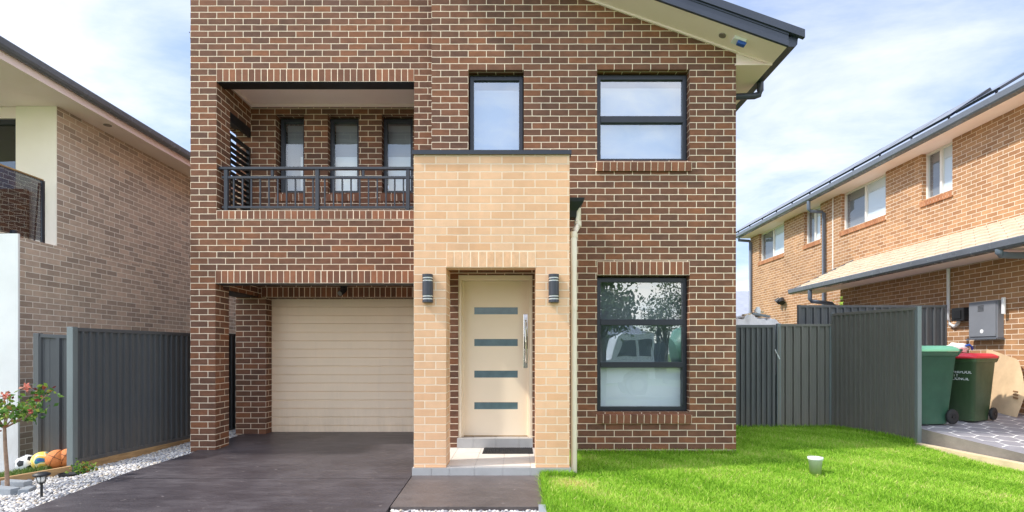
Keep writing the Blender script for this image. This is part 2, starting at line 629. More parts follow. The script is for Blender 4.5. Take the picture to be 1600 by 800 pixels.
def surf(x, y):
    z = 0.0
    if y > 7.4:
        z = min(0.04, 0.033 * (y - 7.4))
    elif y < 6:
        z = max(-0.5, -0.045 * (6 - y))
    if x > 3.5:
        z -= 0.14 * sstep(3.8, 6.4, x) * sstep(8.4, 6.6, y)
    if x < -4.4:
        z -= 0.08 * sstep(-4.5, -5.4, x) + 0.25 * sstep(-5.6, -7.2, x)
    return z


def strip(rows, zf, dz, name, mat, kind=None, parent=None, thick=0.0, nx=14):
    """surface through rows of (y, x_left, x_right)"""
    mb = MB()
    v, f = [], []
    for y, xa, xb in rows:
        for i in range(nx + 1):
            x = xa + (xb - xa) * i / nx
            v.append((x, y, zf(x, y) + dz))
    for j in range(len(rows) - 1):
        for i in range(nx):
            k = j * (nx + 1) + i
            f.append((k, k + 1, k + nx + 2, k + nx + 1))
    mb.add(v, f, True)
    if thick:
        n = nx + 1
        for j in range(len(rows) - 1):
            for i, flip in ((0, 0), (nx, 1)):
                a, b = v[j * n + i], v[(j + 1) * n + i]
                q = [a, b, (b[0], b[1], b[2] - thick), (a[0], a[1], a[2] - thick)]
                mb.poly(q if not flip else q[::-1])
        for i in range(nx):
            a, b = v[i], v[i + 1]
            mb.poly([a, (a[0], a[1], a[2] - thick), (b[0], b[1], b[2] - thick), b])
    o = mb.build(name, mat, parent)
    if kind:
        o["kind"] = kind
    return o


# ------------------------------------------------------------------ the setting: ground
def ys(a, b, s=0.25):
    n = max(1, int(round((b - a) / s)))
    return [a + (b - a) * i / n for i in range(n + 1)]


gx = [-700, -300, -120, -50, -25, -14] + [x * 0.5 for x in range(-20, 25)] + [14, 18, 25, 50, 120, 300, 700]
gy = [-700, -300, -120, -60, -30, -20, -14] + [y * 0.5 for y in range(-22, 29)] + [16, 20, 30, 60, 120, 300, 700]
mb = MB()
v = [(x, y, surf(x, y) - 0.09) for y in gy for x in gx]
nxg = len(gx)
mb.add(v, [(j * nxg + i, j * nxg + i + 1, (j + 1) * nxg + i + 1, (j + 1) * nxg + i) for j in range(len(gy) - 1) for i in range(nxg - 1)], True)
mb.build("ground", M["ground"])["kind"] = "structure"

strip([(y, -200, 200) for y in (-15.5, -12, -7.5)], lambda x, y: -0.5, -0.02, "road", M["road"], "structure", nx=60)
strip([(y, -200, 200) for y in (-7.5, -7.3)], lambda x, y: -0.5, 0.1, "kerb", M["edging"], "structure", thick=0.14, nx=40)

drive_l = -4.32
strip([(y, drive_l - (0.35 if y < 3 else 0), -1.145) for y in ys(-7.2, 7.2)] + [(y, -4.36, -1.13) for y in ys(7.45, 8.9)], surf, 0.02, "driveway", M["drive"], "structure", thick=0.1, nx=12)
for yj in (5.78, 3.2):
    strip([(yj, drive_l + 0.01, -1.16), (yj + 0.006, drive_l + 0.01, -1.16)], surf, 0.0235, "driveway_joint", M["steel"], "structure", nx=12)
strip([(y, -1.132, 0.245) for y in ys(4.86, 5.93)], surf, 0.024, "path", M["path"], "structure", thick=0.12, nx=6)


def xb(y):                                   # boundary line to the right-hand neighbour
    return 5.89 + 0.362 * (7.97 - y)


strip([(y, 0.25, min(xb(y), 8)) for y in ys(1.5, 9.4)], surf, 0.0, "lawn", M["lawn"], "structure", nx=24)
strip([(y, -5.62 if y < 6.55 else -5.3, drive_l + 0.02 if y < 7.3 else -4.36) for y in ys(2.5, 17)], surf, -0.02, "gravel_bed", M["edging"], "structure", nx=8)
strip([(y, -1.14, 0.24) for y in ys(3.4, 4.86)], surf, -0.02, "gravel_strip", M["edging"], "structure", nx=6)
strip([(y, -8.5, -5.62) for y in ys(2.5, 7.6)], surf, 0.0, "garden_bed", M["soil"], "structure", nx=10)


def slab_z(x, y):
    return max(-0.45, min(0.5, 0.235 + 0.13 * (y - 7.97)))


o = strip([(y, xb(y) + 0.03 if y < 9.4 else 5.35, 9.15) for y in ys(1.0, 13.6, 0.2)], slab_z, 0.0, "neighbour_driveway", M["paving"], "structure", nx=10)
mb = MB()
for ya in ys(1.0, 9.4, 0.2)[:-1]:
    yb_ = ya + 0.2
    a, b = (xb(ya) + 0.03, ya), (xb(yb_) + 0.03, yb_)
    mb.poly([(a[0], a[1], slab_z(*a)), (a[0], a[1], -0.6), (b[0], b[1], -0.6), (b[0], b[1], slab_z(*b))])
mb.build("slab_edge", M["slab_side"])["kind"] = "structure"

# pale joints of the stamped pattern: rows of stretched hexagons
mb = MB()
hw, hh = 0.27, 0.30                                # cell width (x) and depth (y)


def jl(a, b, w=0.009):
    a, b = Vector((a[0], a[1], 0)), Vector((b[0], b[1], 0))
    d = (b - a)
    L = d.length
    if L < 1e-6:
        return
    s = Vector((-d.y, d.x, 0)) / L * w
    pts = [a - s, b - s, b + s, a + s]
    mb.poly([(p.x, p.y, slab_z(p.x, p.y) + 0.004) for p in pts])


for j in range(0, 26):
    y0 = 5.2 + j * hh * 0.75
    for i in range(0, 15):
        x0 = 5.9 + i * hw + (hw / 2 if j % 2 else 0)
        pts = [(x0 - hw / 2, y0 - hh / 4), (x0, y0 - hh / 2), (x0 + hw / 2, y0 - hh / 4), (x0 + hw / 2, y0 + hh / 4)]
        for p, q in zip(pts, pts[1:]):
            m_ = ((p[0] + q[0]) / 2, (p[1] + q[1]) / 2)
            if m_[0] > xb(min(m_[1], 9.3)) + 0.12 and m_[0] < 8.15 and m_[1] < 10.6:
                jl(p, q, 0.007)
        for p in pts[1:3]:
            if p[0] > xb(min(p[1], 9.3)) + 0.14 and p[0] < 8.15 and p[1] < 10.6:
                mb.poly([(p[0] + 0.021 * math.cos(a), p[1] + 0.021 * math.sin(a), slab_z(p[0], p[1] + 0.021 * math.sin(a)) + 0.0055) for a in [k * math.pi / 4 for k in range(8)]])
mb.build("paving_joints", M["paving_line"], o)

# ------------------------------------------------------------------ pebbles and grass (stuff)


def fast_mesh(name, verts, faces, mat, tint=None, smooth=False):
    me = bpy.data.meshes.new(name)
    nv, nf, k = len(verts), len(faces), faces.shape[1]
    me.vertices.add(nv)
    me.vertices.foreach_set("co", verts.astype(np.float32).ravel())
    me.loops.add(nf * k)
    me.loops.foreach_set("vertex_index", faces.astype(np.int32).ravel())
    me.polygons.add(nf)
    me.polygons.foreach_set("loop_start", np.arange(0, nf * k, k, dtype=np.int32))
    me.polygons.foreach_set("loop_total", np.full(nf, k, dtype=np.int32))
    me.polygons.foreach_set("use_smooth", np.full(nf, smooth))
    if tint is not None:
        a = me.attributes.new("tint", "FLOAT", "POINT")
        a.data.foreach_set("value", tint.astype(np.float32))
    me.materials.append(mat)
    me.update()
    me.validate()
    return link(name, me)


def surf_np(x, y):
    return np.array([surf(a, b) for a, b in zip(x, y)])


def pebbles(name, x, y, base, label, smin=0.009, smax=0.021):
    bm = bmesh.new()
    bmesh.ops.create_icosphere(bm, subdivisions=1, radius=1.0)
    bm.verts.ensure_lookup_table()
    V = np.array([v_.co[:] for v_ in bm.verts])
    Fc = np.array([[w.index for w in f_.verts] for f_ in bm.faces])
    bm.free()
    n = len(x)
    s = rng.uniform(smin, smax, (n, 1)) * np.array([1.0, 1.0, 1.0]) * np.stack([rng.uniform(0.8, 1.5, n), rng.uniform(0.7, 1.1, n), rng.uniform(0.45, 0.8, n)], 1)
    ang = rng.uniform(0, 6.283, n)
    tilt = rng.uniform(-0.5, 0.5, n)
    P = V[None] * (1 + rng.normal(0, 0.1, (n, len(V), 1))) * s[:, None, :]
    ct, st = np.cos(tilt)[:, None], np.sin(tilt)[:, None]
    X, Y, Z = P[..., 0], P[..., 1], P[..., 2]
    X, Z = X * ct + Z * st, -X * st + Z * ct
    ca, sa = np.cos(ang)[:, None], np.sin(ang)[:, None]
    X, Y = X * ca - Y * sa, X * sa + Y * ca
    z0 = surf_np(x, y) + base + rng.uniform(-0.004, 0.014, n)
    W = np.stack([X + x[:, None], Y + y[:, None], Z + z0[:, None]], -1).reshape(-1, 3)
    FF = (Fc[None] + (np.arange(n) * len(V))[:, None, None]).reshape(-1, 3)
    tint = np.repeat(rng.uniform(0, 1, n), len(V))
    o_ = fast_mesh(name, W, FF, M["pebble"], tint, True)
    return tag(o_, label, "gravel", kind="stuff")


def pebble_mat():
    t = NT("white_pebbles")
    a = t.n("ShaderNodeAttribute", attribute_name="tint")
    col = t.ramp(a.outputs["Fac"], [(0, rgb(112, 112, 118)), (0.25, rgb(168, 168, 172)), (0.55, rgb(208, 206, 204)), (0.8, rgb(230, 225, 214)), (0.9, rgb(196, 178, 150)), (1, rgb(150, 144, 140))])
    col = t.mix(t.math("MULTIPLY", t.noise(posvec(t), 60, 4), 0.3), col, rgb(150, 148, 150))
    t.bsdf(col, 0.7)
    return t.m


M["pebble"] = pebble_mat()
n = 17000
py_ = rng.uniform(4.2, 9.9, n)
px_ = rng.uniform(0, 1, n)
left = np.where(py_ < 6.6, -5.58 + 0.0 * py_, -5.28)
px_ = left + px_ * ((np.where(py_ < 7.35, drive_l - 0.01, -4.14)) - left)
keep = ~((px_ > -4.47) & (py_ > 7.40) & (py_ < 7.79)) & ~((px_ > -4.48) & (py_ > 8.6)) & ~((px_ < -5.02 - 0.0) & (py_ > 8.5))
pebbles("gravel", px_[keep], py_[keep], -0.012, "pale grey pebbles between the left fence and the driveway")
n = 2600
pebbles("gravel", rng.uniform(-1.12, 0.19, n), rng.uniform(4.45, 4.84, n), -0.012, "warm white pebbles in front of the entry path slab")
MB().box(0.19, 0.25, 3.4, 4.84, -0.25, 0.0).build("gravel_edging", M["edging"])["kind"] = "structure"


def blades(name, x, y, mat, label, h=(0.03, 0.06), w=0.0028, zoff=0.0, lean=0.55, tint=None, cat="grass"):
    n = len(x)
    z = surf_np(x, y) + zoff
    a = rng.uniform(0, 6.283, n)
    hh_ = rng.uniform(h[0], h[1], n)
    la = rng.uniform(0, 6.283, n)
    ln = np.abs(rng.normal(0, lean, n)) * hh_
    dx, dy = np.cos(a) * w, np.sin(a) * w
    lx, ly = np.cos(la) * ln, np.sin(la) * ln
    p = np.zeros((n, 5, 3))
    p[:, 0] = np.stack([x - dx, y - dy, z - 0.004], 1)
    p[:, 1] = np.stack([x + dx, y + dy, z - 0.004], 1)
    p[:, 2] = np.stack([x - dx * 0.8 + lx * 0.35, y - dy * 0.8 + ly * 0.35, z + hh_ * 0.6], 1)
    p[:, 3] = np.stack([x + dx * 0.8 + lx * 0.35, y + dy * 0.8 + ly * 0.35, z + hh_ * 0.6], 1)
    p[:, 4] = np.stack([x + lx, y + ly, z + hh_], 1)
    fi = np.array([[0, 1, 3], [0, 3, 2], [2, 3, 4]])
    FF = (fi[None] + (np.arange(n) * 5)[:, None, None]).reshape(-1, 3)
    if tint is None:
        tint = rng.beta(2.2, 2.2, n)
    tt = np.repeat(tint, 5)
    o_ = fast_mesh(name, p.reshape(-1, 3), FF, mat, tt)
    return tag(o_, label, cat, kind="stuff")


n = 330000
gy_ = 4.3 + (9.33 - 4.3) * rng.uniform(0, 1, n) ** 1.25
gx_ = rng.uniform(0.26, 7.1, n)
xbv = 5.89 + 0.362 * (7.97 - gy_)
keep = (gx_ < xbv - 0.13) & ((gx_ - 3.28) ** 2 + (gy_ - 5.93) ** 2 > 0.085 ** 2) & ~((gx_ < 2.885) & (gy_ > 7.14)) & ~((gx_ < 0.60) & (gy_ > 5.9)) & (gx_ < 0.96 * gy_ + 0.1)
gx_, gy_ = gx_[keep], gy_[keep]
# clumps: a patchy tint over the lawn, a few dry spots by the path corner
pat = 0.5 + 0.08 * np.sin(gx_ * 3.1 + 1.7 * np.sin(gy_ * 2.3)) + 0.11 * np.sin(gy_ * 4.7 + gx_ * 1.9) + 0.08 * np.sin(gx_ * 11 + gy_ * 7)
dry = np.exp(-(((gx_ - 0.62) / 0.3) ** 2 + ((gy_ - 5.62) / 0.16) ** 2))
tint = np.clip(pat + rng.normal(0, 0.25, len(gx_)) + dry * 0.45, 0, 1)
blades("lawn_grass", gx_, gy_, M["grass"], "bright green lawn in front of the house", tint=tint, h=(0.022, 0.062), w=0.0036, lean=0.8)
# taller tufts against walls, fences and the slab
tx, ty = [], []
for (ax, ay, bx_, by_, k) in ((0.62, 7.12, 2.88, 7.12, 2600), (2.9, 7.15, 2.9, 9.3, 900), (2.95, 9.30, 5.4, 9.30, 1500), (5.36, 9.28, 5.83, 8.0, 1500), (0.27, 5.9, 0.58, 5.86, 900), (0.27, 4.6, 0.27, 5.9, 700)):
    s = rng.uniform(0, 1, k)
    tx.append(ax + (bx_ - ax) * s + rng.normal(0, 0.02, k))
    ty.append(ay + (by_ - ay) * s - np.abs(rng.normal(0, 0.025, k)))
tx, ty = np.concatenate(tx), np.concatenate(ty)
blades("grass_tufts", tx, ty, M["grass"], "longer grass along the wall and fence bases", h=(0.05, 0.11), w=0.003, tint=rng.beta(1.6, 2.6, len(tx)))
n = 9000
bx0 = rng.uniform(-7.0, -5.68, n)
by0 = rng.uniform(5.2, 6.75, n)
k = by0 < 6.75 + 0.0 * bx0
blades("bed_grass", bx0[k], by0[k], M["grass_dull"], "rough grass in the bed beside the white wall", h=(0.03, 0.09), w=0.004)

# ------------------------------------------------------------------ main house
GL = "front"
YL, YR, YP, YG, YB = 7.424, 7.148, 5.923, 8.64, 8.40
vL = 2.298 - 26 * 0.086
vR = 0.159
house = thing("brick_house", "two storey dark brown brick house with sand coloured entry portico and balcony over the garage", "house", (-0.8, 7.4, 0))

XL = -4.459
# ---- left wing
lw = wall("x", XL, -1.124, -0.2, 6.75, YL, YL + 0.2, [(-4.118, 0, -0.3, 2.298), (-4.102, -1.406, 3.29, 5.049)])
lw.box(XL, -4.118, YL + 0.2, YL + 0.35, -0.2, 2.24)
lw.box(XL, -4.102, YL + 0.2, YL + 0.35, 3.29, 6.75)
o = lw.build("front_wall", M["brown"], house, (XL, vL))
wall("y", YL + 0.35, YG, 2.24, 3.29, XL, XL + 0.35).build("side_wall", M["brown"], house, (YL + 0.35, vL))
wall("y", YL + 0.35, YG, 4.80, 6.75, XL, XL + 0.35).build("side_wall", M["brown"], house, (YL + 0.35, vL))
wall("y", YG + 0.203, 17, -0.2, 6.75, XL - 0.002, XL + 0.24).build("side_wall", M["brown"], house, (YG, vL))
wall("x", -4.47, -1.124, -0.2, 3.15, YG, YG + 0.2, [(-3.988, -1.25, -0.3, 2.226)]).build("garage_wall", M["brown"], house, (-4.47, 0.055))
mb = wall("x", -4.34, -1.124, 3.2, 5.2, YB, YB + 0.2, [(-3.725, -3.29, 3.82, 5.03), (-2.925, -2.445, 3.82, 5.03), (-2.09, -1.61, 3.82, 5.03)])
mb.build("balcony_brickwork", M["brown"], house, (-4.34, 0.042))
wall("y", YL + 0.2, YB, 3.2, 5.2, -1.406, -1.2).build("balcony_brickwork", M["brown"], house, (YL, vL))
wall("y", YR + 0.24, YG + 0.02, -0.2, 3.1, -1.128, -0.9).build("garage_side_wall", M["brown"], house, (YR, vR))
wall("x", XL + 0.24, 2.64, -0.2, 6.4, 16.8, 17.0).build("rear_wall", M["brown"], house)
wall("y", YR + 0.24, 17, -0.2, 5.3, 2.876, 2.64).build("side_wall", M["brown"], house, (YR, vR))
wall("y", YR + 0.24, 17, 5.3, 6.7, -1.124, -0.9).build("side_wall", M["brown"], house, (YR, vR))
MB().box(-4.10, -1.13, YL + 0.21, YB + 0.6, 2.47, 3.19).build("balcony_floor", M["cream"], house)
MB().box(-4.12, -1.41, YL + 0.21, YB - 0.002, 5.18, 5.28).build("balcony_ceiling", M["cream"], house)
mb = MB()
mb.box(-4.10, -1.41, YB - 0.045, YB - 0.003, 5.135, 5.178)
mb.box(-4.10, -4.06, YL + 0.36, YB - 0.05, 5.135, 5.178)
mb.build("cornice", M["cream"], house, bevel=0.008)


def soldier(x0, x1, z0, z1, yf, name, mat, depth=0.06, n=None, pitch=0.086, proud=0.004, jitter=0.0015, parent=None, bond="z"):
    """course of upright bricks with mortar behind; bricks are one mesh, mortar sits 4 mm behind"""
    n = n or max(1, int(round((x1 - x0) / pitch)))
    w = (x1 - x0) / n
    mb = MB()
    for i in range(n):
        a, b = x0 + i * w + 0.005, x0 + (i + 1) * w - 0.005
        d = yf - proud + random.uniform(-jitter, jitter)
        mb.box(a, b, d, yf + depth, z0 + 0.004, z1 - 0.005)
    return mb, n, w


def piece_brick(name, stops):
    """one flat tint per loose brick, taken from the random id of its island"""
    t = NT(name)
    g = t.n("ShaderNodeNewGeometry")
    uv = posvec(t)
    col = t.ramp(g.outputs["Random Per Island"], stops)
    fine = t.noise(t.mapping(uv, (50, 50, 160)), 1.0, 5)
    blot = t.noise(t.mapping(uv, (14, 14, 9)), 1.0, 3)
    k = t.math("ADD", t.math("ADD", t.math("MULTIPLY", t.math("SUBTRACT", fine, 0.5), 0.45), t.math("MULTIPLY", t.math("SUBTRACT", blot, 0.5), 0.6)), 1.0)
    cc = t.n("ShaderNodeCombineColor")
    for i in range(3):
        t.l(k, cc.inputs[i])
    col = t.mix(1.0, col, cc.outputs[0], "MULTIPLY")
    t.bsdf(col, 0.8, height=fine, dist=0.002, spec=0.35)
    return t.m


M["brick_piece"] = piece_brick("brown_brick_pieces", [(0, rgb(104, 72, 56)), (0.3, rgb(122, 81, 61)), (0.6, rgb(135, 89, 66)), (0.85, rgb(146, 96, 69)), (1, rgb(113, 78, 62))])
M["sand_piece"] = piece_brick("sand_brick_pieces", [(0, rgb(217, 171, 132)), (0.5, rgb(222, 178, 140)), (1, rgb(227, 185, 148))])
M["orange_piece"] = piece_brick("orange_brick_pieces", [(0, rgb(166, 110, 78)), (1, rgb(192, 136, 98))])
M["mortar"] = plain("mortar", rgb(246, 228, 202), 0.9, var=0.06, scale=20)
M["mortar_sand"] = plain("sand_mortar", rgb(243, 220, 192), 0.9, var=0.05, scale=20)


def soldiers(name, x0, x1, z0, z1, yf, mat="brick_piece", mortar="mortar", parent=house):
    mb, n, w = soldier(x0, x1, z0, z1, yf, name, mat)
    bk = mb.build(name, M[mat], parent, bevel=0.0022)
    MB().box(x0, x1, yf - 0.0025, yf + 0.05, z0, z1).build("mortar", M[mortar], bk)
    return bk


def sill(x0, x1, ztop, yf, yback, name="brick_sill", mat="brick_piece", parent=house, h=0.115, drop=0.035, proj=0.045, pitch=0.086):
    """sloping row of header bricks under a window"""
    n = max(1, int(round((x1 - x0) / pitch)))
    w = (x1 - x0) / n
    mb, mm = MB(), MB()
    for i in range(n + 0):
        a, b = x0 + i * w + 0.005, x0 + (i + 1) * w - 0.005
        d = random.uniform(-0.002, 0.002)
        r0 = [(a, yback, ztop), (b, yback, ztop), (b, yback, ztop - h), (a, yback, ztop - h)]
        r1 = [(a, yf - proj + d, ztop - drop), (b, yf - proj + d, ztop - drop), (b, yf - proj + d + 0.012, ztop - drop - h), (a, yf - proj + d + 0.012, ztop - drop - h)]
        mb.loft([r1, r0])
    e = 0.005
    r0 = [(x0, yback, ztop - e), (x1, yback, ztop - e), (x1, yback, ztop - h + e), (x0, yback, ztop - h + e)]
    y1 = yf - proj + e
    r1 = [(x0, y1, ztop - drop - e), (x1, y1, ztop - drop - e), (x1, y1 + 0.012, ztop - drop - h + e), (x0, y1 + 0.012, ztop - drop - h + e)]
    mm.loft([r1, r0])
    bk = mb.build(name, M[mat], parent, bevel=0.003)
    mm.build("mortar", M["mortar"], bk)
    return bk


soldiers("brick_lintel", -4.118 + 0.0, -1.15, 2.298, 2.47, YL)
soldiers("brick_lintel", -4.102, -1.406, 5.049, 5.221, YL)
soldiers("brick_lintel", -4.06, -1.15, 2.228, 2.392, YG)
soldiers("brick_lintel", 1.051, 2.267, 2.37, 2.548, YR)
soldiers("balcony_coping", -4.102, -1.30, 3.17, 3.29, YL)
MB().box(-4.10, -1.408, YL + 0.012, YL + 0.199, 5.039, 5.047).build("steel_lintel", M["steel"], house)
MB().box(-4.112, -1.15, YL + 0.012, YL + 0.199, 2.288, 2.296).build("steel_lintel", M["steel"], house)
mb = MB()
mb.box(-4.36, -4.105, YL + 0.36, 8.38, 4.788, 4.798)
mb.box(-4.14, -4.104, YL + 0.36, 8.38, 4.66, 4.788)
mb.build("steel_lintel", M["steel"], house)
MB().box(-4.45, -4.11, YL + 0.36, YG - 0.01, 2.226, 2.238).build("steel_lintel", M["steel"], house)

# ---- right wing with gable
mb = wall("x", -1.124, 2.876, -0.2, 5.303, YR, YR + 0.24, [(-0.774, 0.202, -0.3, 2.376), (-0.643, 0.088, 3.95, 5.067), (1.051, 2.267, 3.873, 5.072), (1.051, 2.267, 0.568, 2.37)])
mb.poly([(-1.124, YR, 5.303), (2.876, YR, 5.303), (-1.124, YR, 6.723)])
mb.poly([(-1.124, YR, 5.303), (-1.124, YR, 6.723), (-1.124, YR + 0.3, 6.723), (-1.124, YR + 0.3, 5.303)])
mb.build("gable_wall", M["brown"], house, (-1.124, vR))


def window(parent, x0, x1, z0, z1, y, bars=(), fr=0.055, dep=0.09, mat="frame", glassm="glass", name="window", glaze=None, blinds=(), bmat="blind", mull=()):
    """framed window in a front wall; bars: (z_low, z_high) of horizontal members"""
    mb = MB()
    mb.box(x0, x0 + fr, y, y + dep, z0, z1)
    mb.box(x1 - fr, x1, y, y + dep, z0, z1)
    mb.box(x0 + fr, x1 - fr, y + 0.002, y + dep, z1 - fr, z1)
    mb.box(x0 + fr, x1 - fr, y + 0.002, y + dep, z0, z0 + fr)
    for a, b in bars:
        mb.box(x0 + fr, x1 - fr, y - 0.008, y + dep - 0.004, a, b)
    w = mb.build(name, M[mat], parent, bevel=0.004)
    edges = [z0 + fr] + [q for p in bars for q in p] + [z1 - fr]
    for i in range(0, len(edges), 2):
        MB().poly([(x0 + fr, y + 0.036, edges[i]), (x1 - fr, y + 0.036, edges[i]), (x1 - fr, y + 0.036, edges[i + 1]), (x0 + fr, y + 0.036, edges[i + 1])]).build("pane", M["glass_clear" if glassm == "glass_low" and edges[i] < 1 else glassm], w)
    for a, b, c, d in blinds:
        MB().box(a, b, y + dep + 0.03, y + dep + 0.034, c, d).build("blind", M[bmat], w)
    return w


yw = YR + 0.10
# small window over the portico
window(house, -0.628, 0.076, 3.955, 5.03, yw, fr=0.05, glassm="glass_sky", bmat="blind_dim", blinds=[(-0.62, 0.07, 3.96, 4.90)])
# upper right
window(house, 1.058, 2.260, 3.88, 5.045, yw, bars=[(4.415, 4.50)], fr=0.055, glassm="glass_sky", bmat="blind_dim", blinds=[(1.06, 2.255, 3.9, 4.93)])
# lower right, three lights
window(house, 1.058, 2.260, 0.575, 2.345, yw, bars=[(1.715, 1.795), (1.150, 1.225)], fr=0.055, glassm="glass_low", blinds=[(1.06, 2.255, 0.58, 1.19)])
MB().box(1.07, 2.25, YR + 0.30, YR + 0.304, 1.2, 2.34).build("curtain", M["sheer"], house)
sill(1.04, 2.285, 3.875, YR, YR + 0.105)
sill(1.04, 2.285, 0.57, YR, YR + 0.105)
# a dim grey room wall behind the upper lights of the lower window
MB().box(0.9, 2.6, YR + 1.6, YR + 1.65, 0, 2.8).build("room_wall", M["blind_grey"], house)

# balcony windows with grey and white blinds
for i, (a, b) in enumerate(((-3.69, -3.295), (-2.92, -2.45), (-2.085, -1.615))):
    bl = [(a + 0.05, b - 0.03, 3.9, 4.45)] if i else [(a + 0.26, b - 0.03, 3.9, 4.45)]
    w = window(house, a, b, 3.83, 5.0, YB + 0.10, fr=0.05, glassm="glass_clear", blinds=bl)
    MB().box(a + 0.04, b - 0.04, YB + 0.25, YB + 0.254, 3.86, 4.96).build("blind", M["blind_grey"], w)
    sill(a - 0.03, b + 0.02, 3.828, YB, YB + 0.1, h=0.11, proj=0.03)

# balcony railing
rl = MB()
yr = YL + 0.07
rl.box(-4.10, -1.41, yr - 0.03, yr + 0.03, 3.868, 3.902)
rl.box(-4.06, -1.43, yr - 0.017, yr + 0.017, 3.745, 3.778)
rl.box(-4.06, -1.43, yr - 0.017, yr + 0.017, 3.335, 3.366)
rail = rl.build("balcony_railing", M["rail"], house, bevel=0.004)
for px in (354, 496.2, 637.5):
    x = at(px, 300, yr).x
    MB().box(x - 0.025, x + 0.025, yr - 0.025, yr + 0.025, 3.29, 3.866).build("post", M["rail"], rail, bevel=0.004)
px0, px1, px2 = (at(p, 300, yr).x for p in (354, 496.2, 637.5))
for a, b in ((px0, px1), (px1, px2)):
    for i in range(1, 11):
        x = a + (b - a) * i / 10.35 - 0.02
        MB().box(x - 0.0095, x + 0.0095, yr - 0.0085, yr + 0.0085, 3.367, 3.744).build("baluster", M["rail"], rail)
    x = (a + b) / 2 + 0.005
    MB().box(x - 0.017, x + 0.017, yr - 0.012, yr + 0.012, 3.779, 3.867).build("stub_post", M["rail"], rail)

# louvre screen at the open balcony side
lv = MB()
for y in (YL + 0.37, 8.37):
    lv.box(-4.16, -4.11, y - 0.02, y + 0.02, 3.30, 4.50)
lv.box(-4.16, -4.11, YL + 0.39, 8.35, 4.46, 4.50)
z = 3.34
while z < 4.44:
    lv.add([(-4.165, YL + 0.39, z), (-4.165, 8.35, z), (-4.115, 8.35, z + 0.024), (-4.115, YL + 0.39, z + 0.024),
            (-4.165, YL + 0.39, z + 0.008), (-4.165, 8.35, z + 0.008), (-4.115, 8.35, z + 0.032), (-4.115, YL + 0.39, z + 0.032)],
           [(0, 1, 2, 3), (7, 6, 5, 4), (0, 4, 5, 1), (3, 2, 6, 7), (0, 3, 7, 4), (1, 5, 6, 2)])
    z += 0.085
lv.build("louvre_screen", M["steel"], house)

# garage door: ribbed panels
gd = MB()
zt, zb, step = 2.22, 0.045, 0.1375
z = zt
prof = []
while z > zb:
    z2 = max(zb, z - step)
    prof += [(0.0, z), (0.0, z2 + 0.018), (0.016, z2 + 0.012), (0.016, z2 + 0.004)]
    z = z2
ydr = YG + 0.20
pts = [(ydr + d, zz) for d, zz in prof]
v = [(x, y, zz) for x in (-4.0, -1.2) for y, zz in pts]
k = len(pts)
gd.add(v, [(i, i + 1, k + i + 1, k + i) for i in range(k - 1)])
gdo = gd.build("garage_door", M["garage"], house)
MB().box(-4.0, -1.2, ydr - 0.004, ydr + 0.03, 0.02, 0.044).build("bottom_seal", M["rubber"], gdo)
MB().box(-4.0, -1.2, YG - 0.02, YG + 0.25, -0.1, 0.026).build("threshold", M["timber_pale"], house)

# ---- portico
mb = MB()
mb.box(-1.125, -0.7735, YP, YP + 0.34, 0.1, 2.277)
mb.box(0.202, 0.571, YP, YP + 0.34, 0.1, 2.277)
mb.box(-1.125, 0.571, YP, YP + 0.19, 2.277, 3.51)
mb.box(-1.125, -0.935, YP + 0.19, YR - 0.001, 2.277, 3.51)
mb.box(0.381, 0.571, YP + 0.19, YR - 0.001, 2.277, 3.51)
portico = mb.build("portico", M["beige"], house, (-1.125, 2.277 - 26 * 0.0856))
bk = soldiers("brick_lintel", -0.7735, 0.202, 2.279, 2.452, YP, "sand_piece", "mortar_sand", portico)
MB().box(-0.93, 0.376, YP + 0.195, YR - 0.003, 2.50, 2.56).build("porch_ceiling", M["cream"], portico)
mb = MB()
mb.box(-1.145, 0.590, YP - 0.02, YR - 0.002, 3.512, 3.548)
mb.box(-1.145, 0.590, YP - 0.026, YP - 0.021, 3.502, 3.548)
mb.build("parapet_cap", M["frame"], portico)
# porch slab and tiles
MB().box(-1.138, 0.583, YP - 0.016, YR - 0.002, -0.15, 0.096).build("porch_slab", M["grout"], portico)
mb = MB()
xs_ = [-1.141, -0.93, -0.735, -0.465, -0.155, 0.148, 0.335, 0.586]
for a, b in zip(xs_, xs_[1:]):
    mb.box(a + 0.0015, b - 0.0015, YP - 0.028, YP - 0.017, 0.0, 0.1005)
for a, b in zip((YP - 0.016, 6.35, 6.75), (6.345, 6.745, 7.09)):
    pass
mb.build("tile_skirting", M["tile"], portico, bevel=0.0015)
mb = MB()
for (ya, yb_) in ((YP - 0.028, YP + 0.075),):
    for a, b in zip(xs_[2:6], xs_[3:6]):
        mb.box(a + 0.0015, b - 0.0015, ya + 0.013, yb_, 0.0965, 0.1035)
mb.build("tile_nosing", M["tile"], portico)
mb = MB()
for (ya, yb_) in ((YP + 0.078, 6.39), (6.394, 6.79), (6.794, 7.145)):
    for a, b in zip((-1.13, -0.77, -0.465, -0.155, 0.148), (-0.772, -0.467, -0.157, 0.146, 0.571)):
        mb.box(a + 0.0015, b - 0.0015, ya, yb_, 0.0965, 0.1025)
mb.build("porch_tiles", M["tile_light"], portico)
# door step
mb = MB()
for a, b in zip((-0.785, -0.575, -0.275, 0.026), (-0.577, -0.277, 0.024, 0.204)):
    mb.box(a, b, YR - 0.04, YR + 0.16, 0.104, 0.228)
mb.build("door_step", M["tile"], portico, bevel=0.002)

